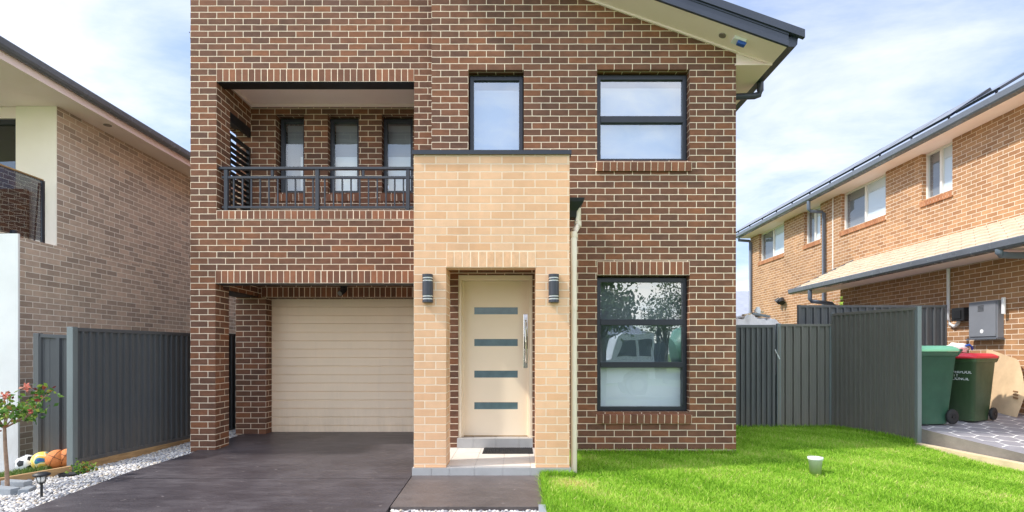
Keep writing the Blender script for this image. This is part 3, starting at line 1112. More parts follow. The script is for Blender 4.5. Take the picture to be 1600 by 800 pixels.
# front door
fd = MB()
yd = YR + 0.13
fd.box(-0.774 + 0.0, -0.735, YR + 0.02, yd + 0.05, 0.228, 2.372)
fd.box(0.163, 0.202, YR + 0.02, yd + 0.05, 0.228, 2.372)
fd.box(-0.735, 0.163, YR + 0.022, yd + 0.05, 2.31, 2.372)
fd.box(-0.735, -0.712, yd - 0.045, yd + 0.05, 0.23, 2.308)
fd.box(0.14, 0.163, yd - 0.045, yd + 0.05, 0.23, 2.308)
fd.build("door_frame", M["door"], house, bevel=0.003)
slots = [at(775, p, yd).z for p in (485.6, 535.2, 584.6, 634.0)]
sx0, sx1 = at(741, 500, yd).x, at(809, 500, yd).x
hs = [(sx0, sx1, s - 0.047, s + 0.047) for s in slots]
door = wall("x", -0.712, 0.140, 0.243, 2.306, yd, yd + 0.045, hs).build("front_door", M["door"], house)
for a, b, c, d in hs:
    MB().box(a, b, yd + 0.012, yd + 0.02, c, d).build("glass_slot", M["glass_door"], door)
mb = MB()
hx = at(821.5, 500, yd).x
mb.box(hx - 0.032, hx + 0.032, yd - 0.012, yd - 0.001, 1.145, 1.865)
ho = mb.build("door_handle", M["chrome"], door, bevel=0.004)
mb = MB()
mb.tube([(hx, yd - 0.012, 1.78), (hx, yd - 0.06, 1.76), (hx, yd - 0.07, 1.5), (hx, yd - 0.06, 1.24), (hx, yd - 0.012, 1.22)], 0.014, 10)
mb.tube([(hx, yd - 0.03, 1.58), (hx, yd - 0.001, 1.58)], 0.024, 14)
mb.tube([(hx, yd - 0.034, 1.83), (hx, yd - 0.001, 1.83)], 0.022, 14)
mb.build("pull_bar", M["chrome"], door)
MB().box(hx - 0.026, hx + 0.026, yd - 0.02, yd - 0.0125, 1.40, 1.60).build("lock_plate", M["black"], door)
MB().box(-0.735, 0.163, YR + 0.13, YR + 0.19, 0.228, 0.242).build("door_sill", M["timber"], house)

# rain head and cream downpipe beside the portico
mb = MB()
a = at(891, 306, 6.15)
xw = 0.574
r_ = lambda x0, x1, y0, y1, z: [(x0, y0, z), (x1, y0, z), (x1, y1, z), (x0, y1, z)]
mb.loft([r_(xw, 0.66, 6.07, 6.21, 2.86), r_(xw, 0.665, 6.05, 6.23, 2.93), r_(xw, 0.735, 6.0, 6.28, 3.02), r_(xw, 0.745, 5.99, 6.29, 3.06)])
mb.box(xw, 0.585, 6.06, 6.22, 2.66, 2.86)
mb.build("rain_head", M["steel"], house, bevel=0.004)
mb = MB()
mb.tube([(0.685, 6.14, 2.98), (0.685, 6.14, 2.815), (0.678, 6.12, 2.775), (0.636, 6.06, 2.70), (0.628, 6.04, 2.66), (0.627, 6.03, 2.2), (0.627, 6.02, 1.2), (0.627, 6.02, -0.1)], 0.036, 16)
for z, x, y in ((2.80, 0.685, 6.14), (2.66, 0.628, 6.04), (1.85, 0.627, 6.025)):
    mb.tube([(x, y, z + 0.03), (x, y, z - 0.03)], 0.041, 16)
mb.build("downpipe", M["pipe"], house)

# ---- roof of the right wing
PIT = 0.355


def zs(x):                       # underside of the raking soffit
    return 5.303 - PIT * (x - 2.876)


yf0 = 6.70
XE = 3.345                       # fascia line of the side eave
mb = MB()
mb.poly([(-1.5, yf0 + 0.02, zs(-1.5)), (-1.5, YR - 0.002, zs(-1.5)), (2.876, YR - 0.002, zs(2.876)), (XE, YR - 0.002, zs(XE)), (XE, yf0 + 0.02, zs(XE))])
# boxed end of the side eave and its flat soffit
zf = zs(XE) - 0.004
mb.poly([(2.878, YR, zs(2.876)), (2.878, YR, zf), (XE, YR, zf)])
mb.poly([(2.878, YR, zf), (2.878, 17.3, zf), (XE, 17.3, zf), (XE, YR, zf)])
mb.build("soffit", M["cream"], house)
mb = MB()
mb.bar((-1.5, YR - 0.014, zs(-1.5) - 0.012), (2.876, YR - 0.014, zs(2.876) - 0.012), 0.024, 0.024)
mb.bar((2.86, YR - 0.010, zf - 0.004), (XE, YR - 0.010, zf - 0.004), 0.02, 0.02)
mb.bar((2.876, YR - 0.014, zs(2.876) - 0.012), (XE - 0.01, YR - 0.014, zs(XE) - 0.004), 0.02, 0.02)
mb.build("cornice", M["cream"], house)
# barge board with stepped profile
mb = MB()
for (d0, h0, h1) in ((0.0, -0.012, 0.055), (0.008, 0.055, 0.125), (0.0, 0.125, 0.150), (-0.02, 0.150, 0.250)):
    x1 = XE if h1 < 0.151 else XE + 0.19
    x0 = -1.8
    y0, y1 = yf0 + d0 - 0.005, yf0 + 0.03
    mb.loft([[(x0, y0, zs(x0) + h0), (x0, y1, zs(x0) + h0), (x0, y1, zs(x0) + h1), (x0, y0, zs(x0) + h1)],
             [(x1, y0, zs(x1) + h0), (x1, y1, zs(x1) + h0), (x1, y1, zs(x1) + h1), (x1, y0, zs(x1) + h1)]])
mb.build("barge_board", M["roof_metal"], house, bevel=0.003)
# roof sheet
mb = MB()
xr0, xr1 = -1.4, XE + 0.17
mb.loft([[(xr0, y, zs(xr0) + h) for y, h in ((yf0 + 0.031, 0.2), (17.4, 0.2), (17.4, 0.245), (yf0 + 0.031, 0.245))],
         [(xr1, y, zs(xr1) + h) for y, h in ((yf0 + 0.031, 0.2), (17.4, 0.2), (17.4, 0.245), (yf0 + 0.031, 0.245))]])
mb.box(XL - 0.02, -1.10, YL + 0.1, 17.1, 6.60, 6.66)
mb.build("roof", M["roof_metal"], house)
mb = MB()
mb.box(XL - 0.03, -1.13, YL - 0.03, YL + 0.25, 6.752, 6.80)
mb.build("parapet_cap", M["roof_metal"], house)
# gutter on the side eave
mb = MB()
gz = zs(XE)
prof = [(XE, gz + 0.0), (XE + 0.10, gz + 0.0), (XE + 0.125, gz + 0.03), (XE + 0.135, gz + 0.13), (XE + 0.12, gz + 0.14), (XE, gz + 0.12)]
mb.loft([[(x, yf0 + 0.035, z) for x, z in prof], [(x, 17.4, z) for x, z in prof]])
mb.build("gutter", M["roof_metal"], house, bevel=0.004)
yd_ = 7.62
mb = MB()
mb.tube([(XE + 0.06, yd_, gz + 0.01), (XE + 0.06, yd_, 5.02), (XE + 0.04, yd_, 4.965), (XE - 0.02, yd_, 4.945), (2.99, yd_, 4.93), (2.94, yd_, 4.91), (2.93, yd_, 4.86), (2.93, yd_, -0.1)], 0.045, 14)
mb.build("downpipe", M["roof_metal"], house)
# a little aerial bracket on the far left edge
mb = MB()
mb.bar((XL + 0.02, YL + 0.06, 5.68), (XL - 0.03, YL + 0.06, 5.70), 0.012, 0.012)
mb.bar((XL - 0.03, YL + 0.06, 5.66), (XL - 0.03, YL + 0.06, 5.74), 0.012, 0.012)
mb.bar((XL - 0.03, YL + 0.06, 5.74), (XL - 0.05, YL + 0.06, 5.76), 0.012, 0.012)
mb.build("wall_bracket", M["black"], house)

# things fixed to the house
for i, (x, lab) in enumerate(((-0.969, "charcoal up and down wall light left of the front door"), (0.397, "charcoal up and down wall light right of the front door, near the downpipe"))):
    if i == 0:
        wl = thing("wall_light", lab, "wall light", (x, YP, 2.045), "wall lights on the portico pillars")
        mb = MB()

        def dshape(z, w=0.056, d=0.088):
            return [(x + w * math.sin(a), YP - 0.004 - d * 0.45 - d * 0.55 * math.cos(a) if abs(a) < 1.58 else YP - 0.004, z) for a in [R(q) for q in (-90, -65, -40, -20, 0, 20, 40, 65, 90)]] + [(x + w, YP - 0.004, z), (x - w, YP - 0.004, z)]

        for z0, z1 in ((1.893, 1.924), (1.938, 1.953), (1.967, 2.122), (2.136, 2.151), (2.165, 2.197)):
            mb.loft([dshape(z0), dshape(z1)])
        mb.build("lamp_body", M["lamp"], wl, bevel=0.002)
        mb = MB()
        mb.loft([dshape(1.90, 0.050, 0.08), dshape(2.19, 0.050, 0.08)])
        mb.build("lamp_shade", M["lamp_glass"], wl)
    else:
        c = copy_tree(wl)
        c.location = (x, YP, 2.045)
        tag(c, lab)

sx, sz = at(538, 455, YG).x, at(538, 455, YG).z
fl = thing("security_light", "small black security light above the garage door", "light", (sx, YG, sz))
mb = MB()
mb.box(sx - 0.05, sx + 0.05, YG - 0.045, YG - 0.006, sz + 0.01, sz + 0.10)
mb.bar((sx, YG - 0.04, sz + 0.04), (sx, YG - 0.12, sz - 0.0), 0.025, 0.025)
mb.build("housing", M["black"], fl, bevel=0.005)
mb = MB()
mb.tube([(sx + 0.01, YG - 0.05, sz + 0.01), (sx - 0.015, YG - 0.17, sz - 0.055)], 0.042, 14)
mb.build("lamp_head", M["black"], fl)
mb = MB()
mb.tube([(sx - 0.015, YG - 0.17, sz - 0.055), (sx - 0.017, YG - 0.176, sz - 0.058)], 0.036, 14)
mb.build("lens", M["alu"], fl)

# soffit fittings: round downlight and a white floodlight with blue lens
ys_ = 6.93
xd = at(1129, 53, ys_).x
mb = MB()
nrm = Vector((PIT, 0, 1)).normalized()
c0 = Vector((xd, ys_, zs(xd)))
mb.tube([c0 + nrm * 0.01, c0 - nrm * 0.012], 0.045, 20)
dl = mb.build("downlight", M["alu"])
tag(dl, "round recessed downlight in the sloping gable soffit", "light")
xs0 = 2.83
c1 = Vector((xs0, 6.90, zs(xs0)))
al = thing("alarm_strobe", "white alarm siren box with a blue lens under the gable soffit", "alarm", tuple(c1))
t_ = Vector((1, 0, -PIT)).normalized()
mb = MB()
mb.loft([[c1 + t_ * a + Vector((0, b, 0)) - nrm * h for a, b in ((-0.09, -0.05), (0.07, -0.05), (0.07, 0.07), (-0.09, 0.07))] for h in (-0.003, 0.035)])
mb.build("housing", M["white"], al, bevel=0.006)
mb = MB()
mb.loft([[c1 + t_ * a + Vector((0, b, 0)) - nrm * h for a, b in ((-0.03 * s, -0.048 * s), (0.085 * s, -0.048 * s), (0.085 * s, 0.02 * s), (-0.03 * s, 0.02 * s))] for h, s in ((0.036, 1.0), (0.075, 0.9))])
mb.build("lens", M["blue"], al, bevel=0.01)

# door mat on the porch
mt = thing("doormat", "black rubber doormat lying before the front door step", "doormat", (-0.13, 6.9, 0.103))
mx0, mx1, my0, my1 = -0.43, 0.195, 6.70, 7.09
MB().box(mx0, mx1, my0, my1, 0.1035, 0.112).build("mat_base", M["rubber"], mt, bevel=0.003)
mb = MB()
random.seed(3)
for i in range(24):
    for j in range(11):
        x, y = mx0 + 0.02 + i * 0.0258, my0 + 0.03 + j * 0.034
        mb.box(x, x + 0.012, y, y + 0.017, 0.1115, 0.117)
mb.build("mat_ribs", M["black"], mt)

# ------------------------------------------------------------------ left neighbour
lh = thing("brick_house", "taupe brick neighbouring house on the left with white render and glass balcony", "house", (-7.2, 8.4, 0))
XN = -7.105
wall("y", 8.405, 20, 3.0, 5.154, XN, XN - 0.24).build("upper_wall", M["taupe"], lh, (8.4, 0.03))
mb = wall("y", 7.74, 20, -0.6, 2.998, XN, XN - 0.24)
mb.build("lower_wall", M["taupe"], lh, (7.74, 0.03))
MB().box(-11.5, XN - 0.245, 7.535, 8.39, 2.86, 2.995).build("balcony_floor", M["render"], lh)
wall("x", -7.738, XN - 0.002, 3.0, 5.152, 8.395, 8.402).build("rendered_wall", M["cream_wall"], lh)
wall("x", -11.5, -9.9, 3.0, 5.152, 8.40, 8.5).build("rendered_wall", M["cream_wall"], lh)
mb = MB()
mb.box(-9.9, -7.74, 8.42, 8.5, 4.98, 5.15)
mb.build("door_header", M["cream"], lh)
mb = MB()
mb.box(-9.9, -7.74, 8.46, 8.54, 4.90, 4.98)
mb.box(-7.80, -7.74, 8.46, 8.54, 3.0, 4.9)
mb.box(-8.86, -8.78, 8.46, 8.54, 3.0, 4.9)
mb.box(-9.9, -9.84, 8.46, 8.54, 3.0, 4.9)
w = mb.build("balcony_door", M["frame"], lh)
MB().box(-9.84, -7.80, 8.49, 8.50, 3.0, 4.9).build("pane", M["glass_dark"], w)
MB().box(-10.2, -7.5, 9.6, 9.65, 2.9, 5.1).build("room_wall", M["interior"], lh)
# glass balustrade along the side of the balcony
b0, b1 = (-7.17, 8.20), (-7.17, 7.78)
bal = MB()
bal.bar((-7.17, 8.22, 3.955), (-7.17, 7.52, 3.955), 0.035, 0.02)
bo = bal.build("balustrade", M["timber"], lh)
MB().box(-7.176, -7.164, 7.52, 8.19, 3.03, 3.945).build("glass_panel", M["glass_smoke"], bo)
mb = MB()
mb.box(-7.19, -7.15, 8.20, 8.24, 3.0, 3.945)
mb.bar((-7.19, 8.1, 3.0), (-7.19, 8.18, 3.9), 0.015, 0.015)
mb.box(-7.21, -7.13, 7.72, 7.76, 3.0, 3.09)
mb.build("post", M["rail"], bo)
MB().box(-11.5, -6.882, 7.50, 7.53, -0.6, 2.993).build("rendered_wall", M["render"], lh)
# brown brick slab added to stand in for a reflection in the balcony glass
MB().box(-9.8, -7.50, 8.30, 8.36, 3.0, 3.85).build("balcony_brickwork", M["brown"], lh, (-8.6, 0))
# eaves
XF = -6.653
ya, yb_ = 6.15, 20
mb = MB()
mb.box(-11.6, XF, ya, yb_, 5.156, 5.172)
mb.build("soffit", M["cream"], lh)
mb = MB()
mb.box(XF, XF + 0.022, ya, yb_, 5.125, 5.30)
mb.build("fascia", M["cream"], lh)
mb = MB()
prof = [(XF + 0.023, 5.235), (XF + 0.07, 5.225), (XF + 0.105, 5.24), (XF + 0.125, 5.27), (XF + 0.135, 5.345), (XF + 0.12, 5.36), (XF + 0.023, 5.35)]
mb.loft([[(x, ya, z) for x, z in prof], [(x, yb_, z) for x, z in prof]])
mb.build("gutter", M["gutter"], lh, bevel=0.006)
mb = MB()
mb.loft([[(XF + 0.05, y, 5.345 + h) for y, h in ((ya, 0), (yb_, 0), (yb_, 0.03), (ya, 0.03))], [(-11.6, y, 7.0 + h) for y, h in ((ya, 0), (yb_, 0), (yb_, 0.03), (ya, 0.03))]])
mb.build("roof", M["roof_metal"], lh)
mb = MB()
mb.poly([(-11.6, ya, 5.16), (XF, ya, 5.16), (XF, ya, 5.34), (-11.6, ya, 6.99)])
mb.build("gable_panel", M["cream"], lh)
p_ = at(143, 180, 9.0)
MB().tube([(-6.85, 9.1, 5.158), (-6.85, 9.1, 5.15)], 0.06, 18).build("soffit_vent", M["alu"], lh)
MB().box(-11.6, -11.4, 6.2, 20, -0.5, 5.15).build("side_wall", M["taupe"], lh)
MB().box(-11.4, XN - 0.25, 19.8, 20, -0.5, 5.15).build("rear_wall", M["taupe"], lh)

# ------------------------------------------------------------------ right neighbour
rh = thing("brick_house", "orange brick neighbouring house on the right with a tiled lower roof", "house", (9.2, 12, 0))
XW = 9.2
wins = [(18.75, 20.7), (16.5, 17.45), (13.58, 15.45), (11.5, 12.37)]
wall("y", 5.5, 21.45, 0.0, 5.86, XW, XW + 0.24, [(a, b, 4.80, 5.87) for a, b in wins]).build("upper_wall", M["orange"], rh, (5.5, 0.02))
wall("x", XW + 0.001, 18, 0.0, 5.86, 21.45, 21.3).build("rear_wall", M["orange"], rh, (9.2, 0.02))
wall("x", XW + 0.241, 18, 0.0, 5.86, 5.5, 5.7).build("front_wall", M["orange"], rh, (9.2, 0.02))
wall("y", 6.5, 13.8, 0.0, 2.95, 8.2, 8.44).build("lower_wall", M["orange"], rh, (6.5, 0.02))
wall("x", 8.2 + 0.001, XW - 0.002, 0.0, 2.95, 13.8, 13.6).build("lower_wall", M["orange"], rh, (8.2, 0.02))
for i, (a, b) in enumerate(wins):
    x0 = XW + 0.10
    z0, z1 = 4.80, 5.858
    fr = 0.045
    m = a + (b - a) * 0.5
    mb = MB()
    mb.box(x0, x0 + 0.08, a, a + fr, z0, z1)
    mb.box(x0, x0 + 0.08, b - fr, b, z0, z1)
    mb.box(x0 + 0.002, x0 + 0.08, a + fr, b - fr, z1 - fr, z1)
    mb.box(x0 + 0.002, x0 + 0.08, a + fr, b - fr, z0, z0 + fr)
    mb.box(x0 - 0.004, x0 + 0.07, m - 0.03, m + 0.03, z0 + fr, z1 - fr)
    w = mb.build("window", M["white_frame"], rh)
    MB().poly([(x0 + 0.03, b - fr, z0 + fr), (x0 + 0.03, a + fr, z0 + fr), (x0 + 0.03, a + fr, z1 - fr), (x0 + 0.03, b - fr, z1 - fr)]).build("pane", M["glass_clear"], w)
    MB().box(x0 + 0.05, x0 + 0.054, a + fr, m - 0.03, z0 + fr, z1 - fr).build("blind", M["blind"], w)
    MB().box(x0 + 0.06, x0 + 0.064, m + 0.03, b - fr, z0 + fr, z1 - fr).build("screen", M["screen"], w)
    # sloping brick sill
    n = int(round((b - a + 0.06) / 0.086))
    mb = MB()
    for k in range(n):
        p = a - 0.03 + k * (b - a + 0.06) / n + 0.005
        q = a - 0.03 + (k + 1) * (b - a + 0.06) / n - 0.005
        mb.loft([[(XW - 0.04, p, 4.765), (XW - 0.04, q, 4.765), (XW - 0.03, q, 4.65), (XW - 0.03, p, 4.65)],
                 [(x0 - 0.002, p, 4.80), (x0 - 0.002, q, 4.80), (x0 - 0.002, q, 4.68), (x0 - 0.002, p, 4.68)]])
    s_ = mb.build("brick_sill", M["orange_piece"], rh)
    MB().box(XW - 0.03, x0 - 0.004, a - 0.028, b + 0.028, 4.675, 4.755).build("mortar", M["mortar"], s_)
# main eave
yE0, yE1 = 4.5, 21.5
XS = 8.74
mb = MB()
mb.box(XS, XW + 0.3, yE0, yE1, 5.862, 5.875)
mb.build("soffit", M["cream"], rh)
mb = MB()
prof = [(XS - 0.002, 5.85), (XS - 0.10, 5.87), (XS - 0.125, 5.90), (XS - 0.135, 6.0), (XS - 0.115, 6.02), (XS - 0.002, 6.02)]
mb.loft([[(x, yE0, z) for x, z in prof], [(x, yE1, z) for x, z in prof]])
mb.build("gutter", M["gutter"], rh, bevel=0.006)
mb = MB()
mb.loft([[(XS - 0.03, y, 6.02 + h) for y, h in ((yE0, 0), (yE1, 0), (yE1, 0.04), (yE0, 0.04))], [(14, y, 8.3 + h) for y, h in ((yE0, 0), (yE1 - 3, 0), (yE1 - 3, 0.04), (yE0, 0.04))]])
mb.build("roof", M["grey_tile"], rh)
for k in range(12):
    y0 = 9.9 + k * 1.06 if k else 9.85
    sl = 0.67 if k else 0.60
    X0, Z0 = XS + 0.02, 6.12
    mb = MB()
    dx, dz = 0.8, 0.8 * sl
    mb.loft([[(X0, y0, Z0), (X0, y0 + 1.0, Z0), (X0 + dx, y0 + 1.0, Z0 + dz), (X0 + dx, y0, Z0 + dz)],
             [(X0 - 0.03, y0, Z0 + 0.04), (X0 - 0.03, y0 + 1.0, Z0 + 0.04), (X0 + dx - 0.03, y0 + 1.0, Z0 + dz + 0.04), (X0 + dx - 0.03, y0, Z0 + dz + 0.04)]])
    mb.bar((X0 + 0.1, y0 + 0.2, 6.06), (X0 + 0.1, y0 + 0.2, 6.2), 0.03, 0.03)
    mb.build("solar_panel", M["solar"], rh)
# downpipes
mb = MB()
mb.tube([(XS - 0.06, 16.2, 5.86), (XS - 0.06, 16.2, 5.62), (XS, 16.2, 5.56), (9.08, 16.2, 5.54), (9.13, 16.2, 5.50), (9.13, 16.2, 0.1)], 0.05, 12)
mb.build("downpipe", M["pipe_grey"], rh)
mb = MB()
mb.tube([(XS - 0.06, 21.3, 5.86), (XS - 0.06, 21.3, 5.75), (9.10, 21.3, 5.72), (9.13, 21.3, 5.66), (9.13, 21.3, 0.1)], 0.055, 12)
mb.build("downpipe", M["pipe_grey"], rh)
MB().box(XW - 0.012, XW - 0.002, 15.82, 15.86, 3.3, 5.85).build("control_joint", M["white_frame"], rh)
# lower tiled roof
XG = 7.52
yq0, yq1 = 6.2, 14.85
mb = MB()
random.seed(21)
nt_ = 29
for k in range(7):                                   # overlapping courses of flat tiles
    xa = XG - 0.02 + (XW - 0.004 - XG + 0.02) * k / 7
    xb_ = XG - 0.02 + (XW - 0.004 - XG + 0.02) * (k + 1) / 7
    za, zb_ = 3.05 + (xa - XG) * 0.47, 3.05 + (xb_ - XG) * 0.47
    for q in range(nt_):
        w_ = (yq1 - yq0) / nt_
        y0 = yq0 + q * w_ + 0.006 + (w_ * 0.0 if k % 2 else 0)
        y1 = y0 + w_ - 0.012
        d = random.uniform(0, 0.008)
        ym = (y0 + y1) / 2
        mb.loft([[(xa, y0, za), (xa, y1, za), (xa, y1, za + 0.04 + d), (xa, ym, za + 0.052 + d), (xa, y0, za + 0.036 + d)],
                 [(xb_, y0, zb_ - 0.004), (xb_, y1, zb_ - 0.004), (xb_, y1, zb_ + 0.012), (xb_, ym, zb_ + 0.02), (xb_, y0, zb_ + 0.010)]])
mb.loft([[(XG - 0.01, yq0, 3.03), (XG - 0.01, yq1, 3.03), (XG - 0.01, yq1, 3.046), (XG - 0.01, yq0, 3.046)], [(XW - 0.004, yq0, 3.81), (XW - 0.004, yq1, 3.81), (XW - 0.004, yq1, 3.826), (XW - 0.004, yq0, 3.826)]])
mb.build("lower_roof", M["roof_tile"], rh)
mb = MB()
mb.box(XG, 8.2, yq0, yq1, 2.955, 2.968)
mb.build("soffit", M["cream"], rh)
mb = MB()
mb.bar((XG + 0.01, yq1 + 0.012, 3.02), (XW, yq1 + 0.012, 3.82), 0.02, 0.14)
mb.build("barge_board", M["gutter"], rh)
mb = MB()
prof = [(XG - 0.002, 2.93), (XG - 0.10, 2.94), (XG - 0.125, 2.97), (XG - 0.135, 3.06), (XG - 0.115, 3.075), (XG - 0.002, 3.075)]
mb.loft([[(x, yq0, z) for x, z in prof], [(x, yq1, z) for x, z in prof]])
mb.build("gutter", M["gutter"], rh, bevel=0.006)
mb = MB()
mb.tube([(XG - 0.06, 13.86, 2.95), (XG - 0.06, 13.86, 2.70), (XG - 0.02, 13.86, 2.66), (8.02, 13.86, 2.60), (8.10, 13.86, 2.55), (8.10, 13.86, 0.3)], 0.05, 12)
mb.build("downpipe", M["pipe_grey"], rh)
mb = MB()
mb.tube([(XG - 0.06, 8.42, 2.95), (XG - 0.06, 8.42, 2.89), (XG - 0.03, 8.42, 2.865), (XG + 0.1, 8.42, 2.855), (8.10, 8.42, 2.855)], 0.052, 14)
mb.build("downpipe", M["pipe_grey"], rh)
# small wall lamp, conduit, meter boxes
sp = thing("wall_spotlight", "small black spotlight on the far orange brick wall", "light", (9.15, 18.2, 3.1))
q = at(1222, 468, 18.6)
mb = MB()
yq, zq = 18.75, 3.17
mb.tube([(XW - 0.002, yq, zq), (XW - 0.12, yq, zq + 0.02)], 0.04, 10)
mb.tube([(XW - 0.10, yq + 0.05, zq + 0.03), (XW - 0.20, yq + 0.12, zq - 0.08)], [0.09, 0.12], 12)
mb.tube([(XW - 0.10, yq - 0.05, zq + 0.03), (XW - 0.16, yq - 0.18, zq - 0.12)], [0.07, 0.10], 12)
mb.build("lamp_head", M["black"], sp)
cd = MB()
cd.tube([(8.165, 10.3, 2.94), (8.165, 10.3, 1.98), (8.165, 10.26, 1.88), (8.165, 10.16, 1.84), (8.165, 10.08, 1.88), (8.165, 10.05, 1.95)], 0.03, 10)
cd.build("conduit", M["white"], rh)
mbx = thing("meter_box", "grey steel meter box with vent slots and round sticker on the orange wall", "meter box", (8.1, 9.45, 1.94))
mb = MB()
bz0, bz1, by0_, by1_ = 1.60, 2.24, 9.16, 9.74
mb.box(8.09, 8.198, by0_, by1_, bz0, bz1)
mb.build("cabinet", M["meter"], mbx, bevel=0.008)
mb = MB()
mb.box(8.072, 8.089, by0_ + 0.02, by1_ - 0.02, bz0 + 0.03, bz1 - 0.02)
mb.build("door", M["meter"], mbx, bevel=0.006)
mb = MB()
for k in range(5):
    mb.box(8.068, 8.073, 9.41, 9.53, 2.07 + k * 0.022, 2.078 + k * 0.022)
mb.build("vent_slots", M["steel"], mbx)
mb = MB()
mb.tube([(8.0715, 9.45, 1.72), (8.068, 9.45, 1.72)], 0.035, 20)
mb.build("sticker", M["white"], mbx)
mb = MB()
mb.box(8.05, 8.198, by0_ - 0.02, by1_ + 0.02, bz0 - 0.022, bz0 - 0.002)
mb.build("base_flange", M["gutter"], mbx)
mb = MB()
mb.tube([(8.12, 9.08, 2.0), (8.12, 9.08, 2.27)], 0.03, 10)
mb.build("cable_stub", M["white"], mbx)
jb = thing("junction_box", "small black electrical junction box beside the white conduit", "electrical box", (8.15, 9.95, 2.0))
mb = MB()
mb.box(8.06, 8.198, 9.82, 10.1, 1.93, 2.17)
mb.build("case", M["black"], jb, bevel=0.01)
mb = MB()
mb.box(8.045, 8.062, 9.88, 10.04, 1.97, 2.12)
mb.build("cover", M["steel"], jb, bevel=0.006)

# far house in the gap
fh = thing("brick_house", "distant pinkish house with a pale grey roof seen in the gap behind the side gate", "house", (13, 31, 0))
wall("x", 9, 20, -0.2, 2.55, 30, 38).build("wall", M["far_brick"], fh)
mb = MB()
mb.poly([(8.5, 29.5, 2.55), (20.5, 29.5, 2.55), (18, 34, 5.2), (12.5, 34, 5.2)])
mb.poly([(8.5, 29.5, 2.55), (12.5, 34, 5.2), (8.5, 38.5, 2.55)])
mb.poly([(20.5, 38.5, 2.55), (18, 34, 5.2), (20.5, 29.5, 2.55)])
mb.poly([(8.5, 38.5, 2.55), (12.5, 34, 5.2), (18, 34, 5.2), (20.5, 38.5, 2.55)])
mb.build("roof", M["grey_tile"], fh)
mb = MB()
mb.box(8.5, 20.5, 29.45, 29.52, 2.40, 2.58)
mb.build("gutter", M["white_frame"], fh)

# ------------------------------------------------------------------ fences


def panel(p0, p1, zb0, zt0, zb1, zt1, pitch=0.135, depth=0.032, flip=1):
    """corrugated steel sheet from p0 to p1 (xy), sharp little ribs between wide pans"""
    p0, p1 = Vector((*p0, 0)), Vector((*p1, 0))
    L = (p1 - p0).length
    d = (p1 - p0) / L
    nr = Vector((d.y, -d.x, 0)) * flip
    prof = []
    s = 0.0
    while s < L:
        for a, h in ((0.0, 0), (0.010, 1), (0.036, 1), (0.046, 0), (0.052, -0.12), (0.058, 0), (0.088, 0), (0.094, -0.12), (0.100, 0)):
            if s + a * pitch / 0.135 < L:
                prof.append((s + a * pitch / 0.135, h))
        s += pitch
    prof.append((L, 0))
    v, f = [], []
    for s, h in prof:
        q = p0 + d * s + nr * (depth * h)
        t = s / L
        v.append((q.x, q.y, zb0 + (zb1 - zb0) * t))
        v.append((q.x, q.y, zt0 + (zt1 - zt0) * t))
    for i in range(len(prof) - 1):
        f.append((2 * i, 2 * i + 2, 2 * i + 3, 2 * i + 1))
    return MB().add(v, f)


def fence(name, label, p0, p1, z0, z1, mat, posts=(), flip=1, group=None, cat="fence", pitch=0.135, postmat="post", railmat=None):
    """z0, z1 = (bottom, top) at either end"""
    t = thing(name, label, cat, (*p0, z0[0]), group)
    panel(p0, p1, z0[0] + 0.02, z0[1] - 0.02, z1[0] + 0.02, z1[1] - 0.02, flip=flip, pitch=pitch).build("steel_sheet", M[mat], t)
    a, b = Vector((*p0, 0)), Vector((*p1, 0))
    mb = MB().bar(a + Vector((0, 0, z0[1])), b + Vector((0, 0, z1[1])), 0.055, 0.045)
    mb.build("top_rail", M[railmat or mat], t, bevel=0.004)
    mb = MB().bar(a + Vector((0, 0, z0[0] + 0.02)), b + Vector((0, 0, z1[0] + 0.02)), 0.055, 0.05)
    mb.build("bottom_rail", M[railmat or mat], t, bevel=0.004)
    for s, w in posts:
        q = a + (b - a) * s
        zz0, zz1 = z0[0] + (z1[0] - z0[0]) * s, z0[1] + (z1[1] - z0[1]) * s
        MB().box(q.x - w / 2, q.x + w / 2, q.y - w / 2, q.y + w / 2, zz0 - 0.12, zz1 + 0.03).build("post", M[postmat], t, bevel=0.006)
    return t


fA, fB = (-5.34, 6.53), (-4.98, 8.95)
fence("metal_fence", "long charcoal ribbed steel fence beside the driveway gravel", fA, fB, (0.02, 1.63), (0.03, 1.63), "fence", [(0, 0.075), (0.962, 0.06)], flip=1, pitch=0.10)
fence("metal_fence", "charcoal steel fence running back between the house and the taupe brick wall", (-4.98, 9.02), (-4.92, 17), (0.0, 1.66), (0.0, 1.66), "fence", [], flip=1)
fence("metal_fence", "short charcoal steel fence return behind the balls", (-6.02, 6.82), (-5.38, 6.98), (-0.12, 1.565), (-0.12, 1.535), "fence", [(0.02, 0.07)], flip=1, pitch=0.2, postmat="fence")
fence("metal_gate", "charcoal steel side gate right next to the brown brick corner", (2.93, 9.35), (4.40, 9.35), (0.02, 1.80), (0.02, 1.80), "fence", [(1.0, 0.05)], flip=1, pitch=0.09, cat="gate", postmat="fence")
g2 = fence("metal_gate", "grey steel gate leaf left of the jutting lawn fence, pale cord at its edge", (4.47, 9.37), (5.40, 9.35), (0.02, 1.82), (0.02, 1.82), "fence_warm", [(0.03, 0.06), (0.99, 0.05)], flip=1, cat="gate", postmat="post")
mb = MB()
mb.tube([at(1211, 546, 9.30), at(1213, 551, 9.29), at(1216, 556, 9.28), at(1218, 561, 9.29)], 0.010, 6)
mb.build("cord", M["white"], g2)
fence("metal_fence", "grey ribbed steel fence jutting out across the lawn to a pale end post", (5.41, 9.33), (5.89, 7.99), (0.05, 2.0), (-0.02, 2.0), "fence_warm", [(0.0, 0.05), (1.0, 0.062)], flip=1, pitch=0.085)
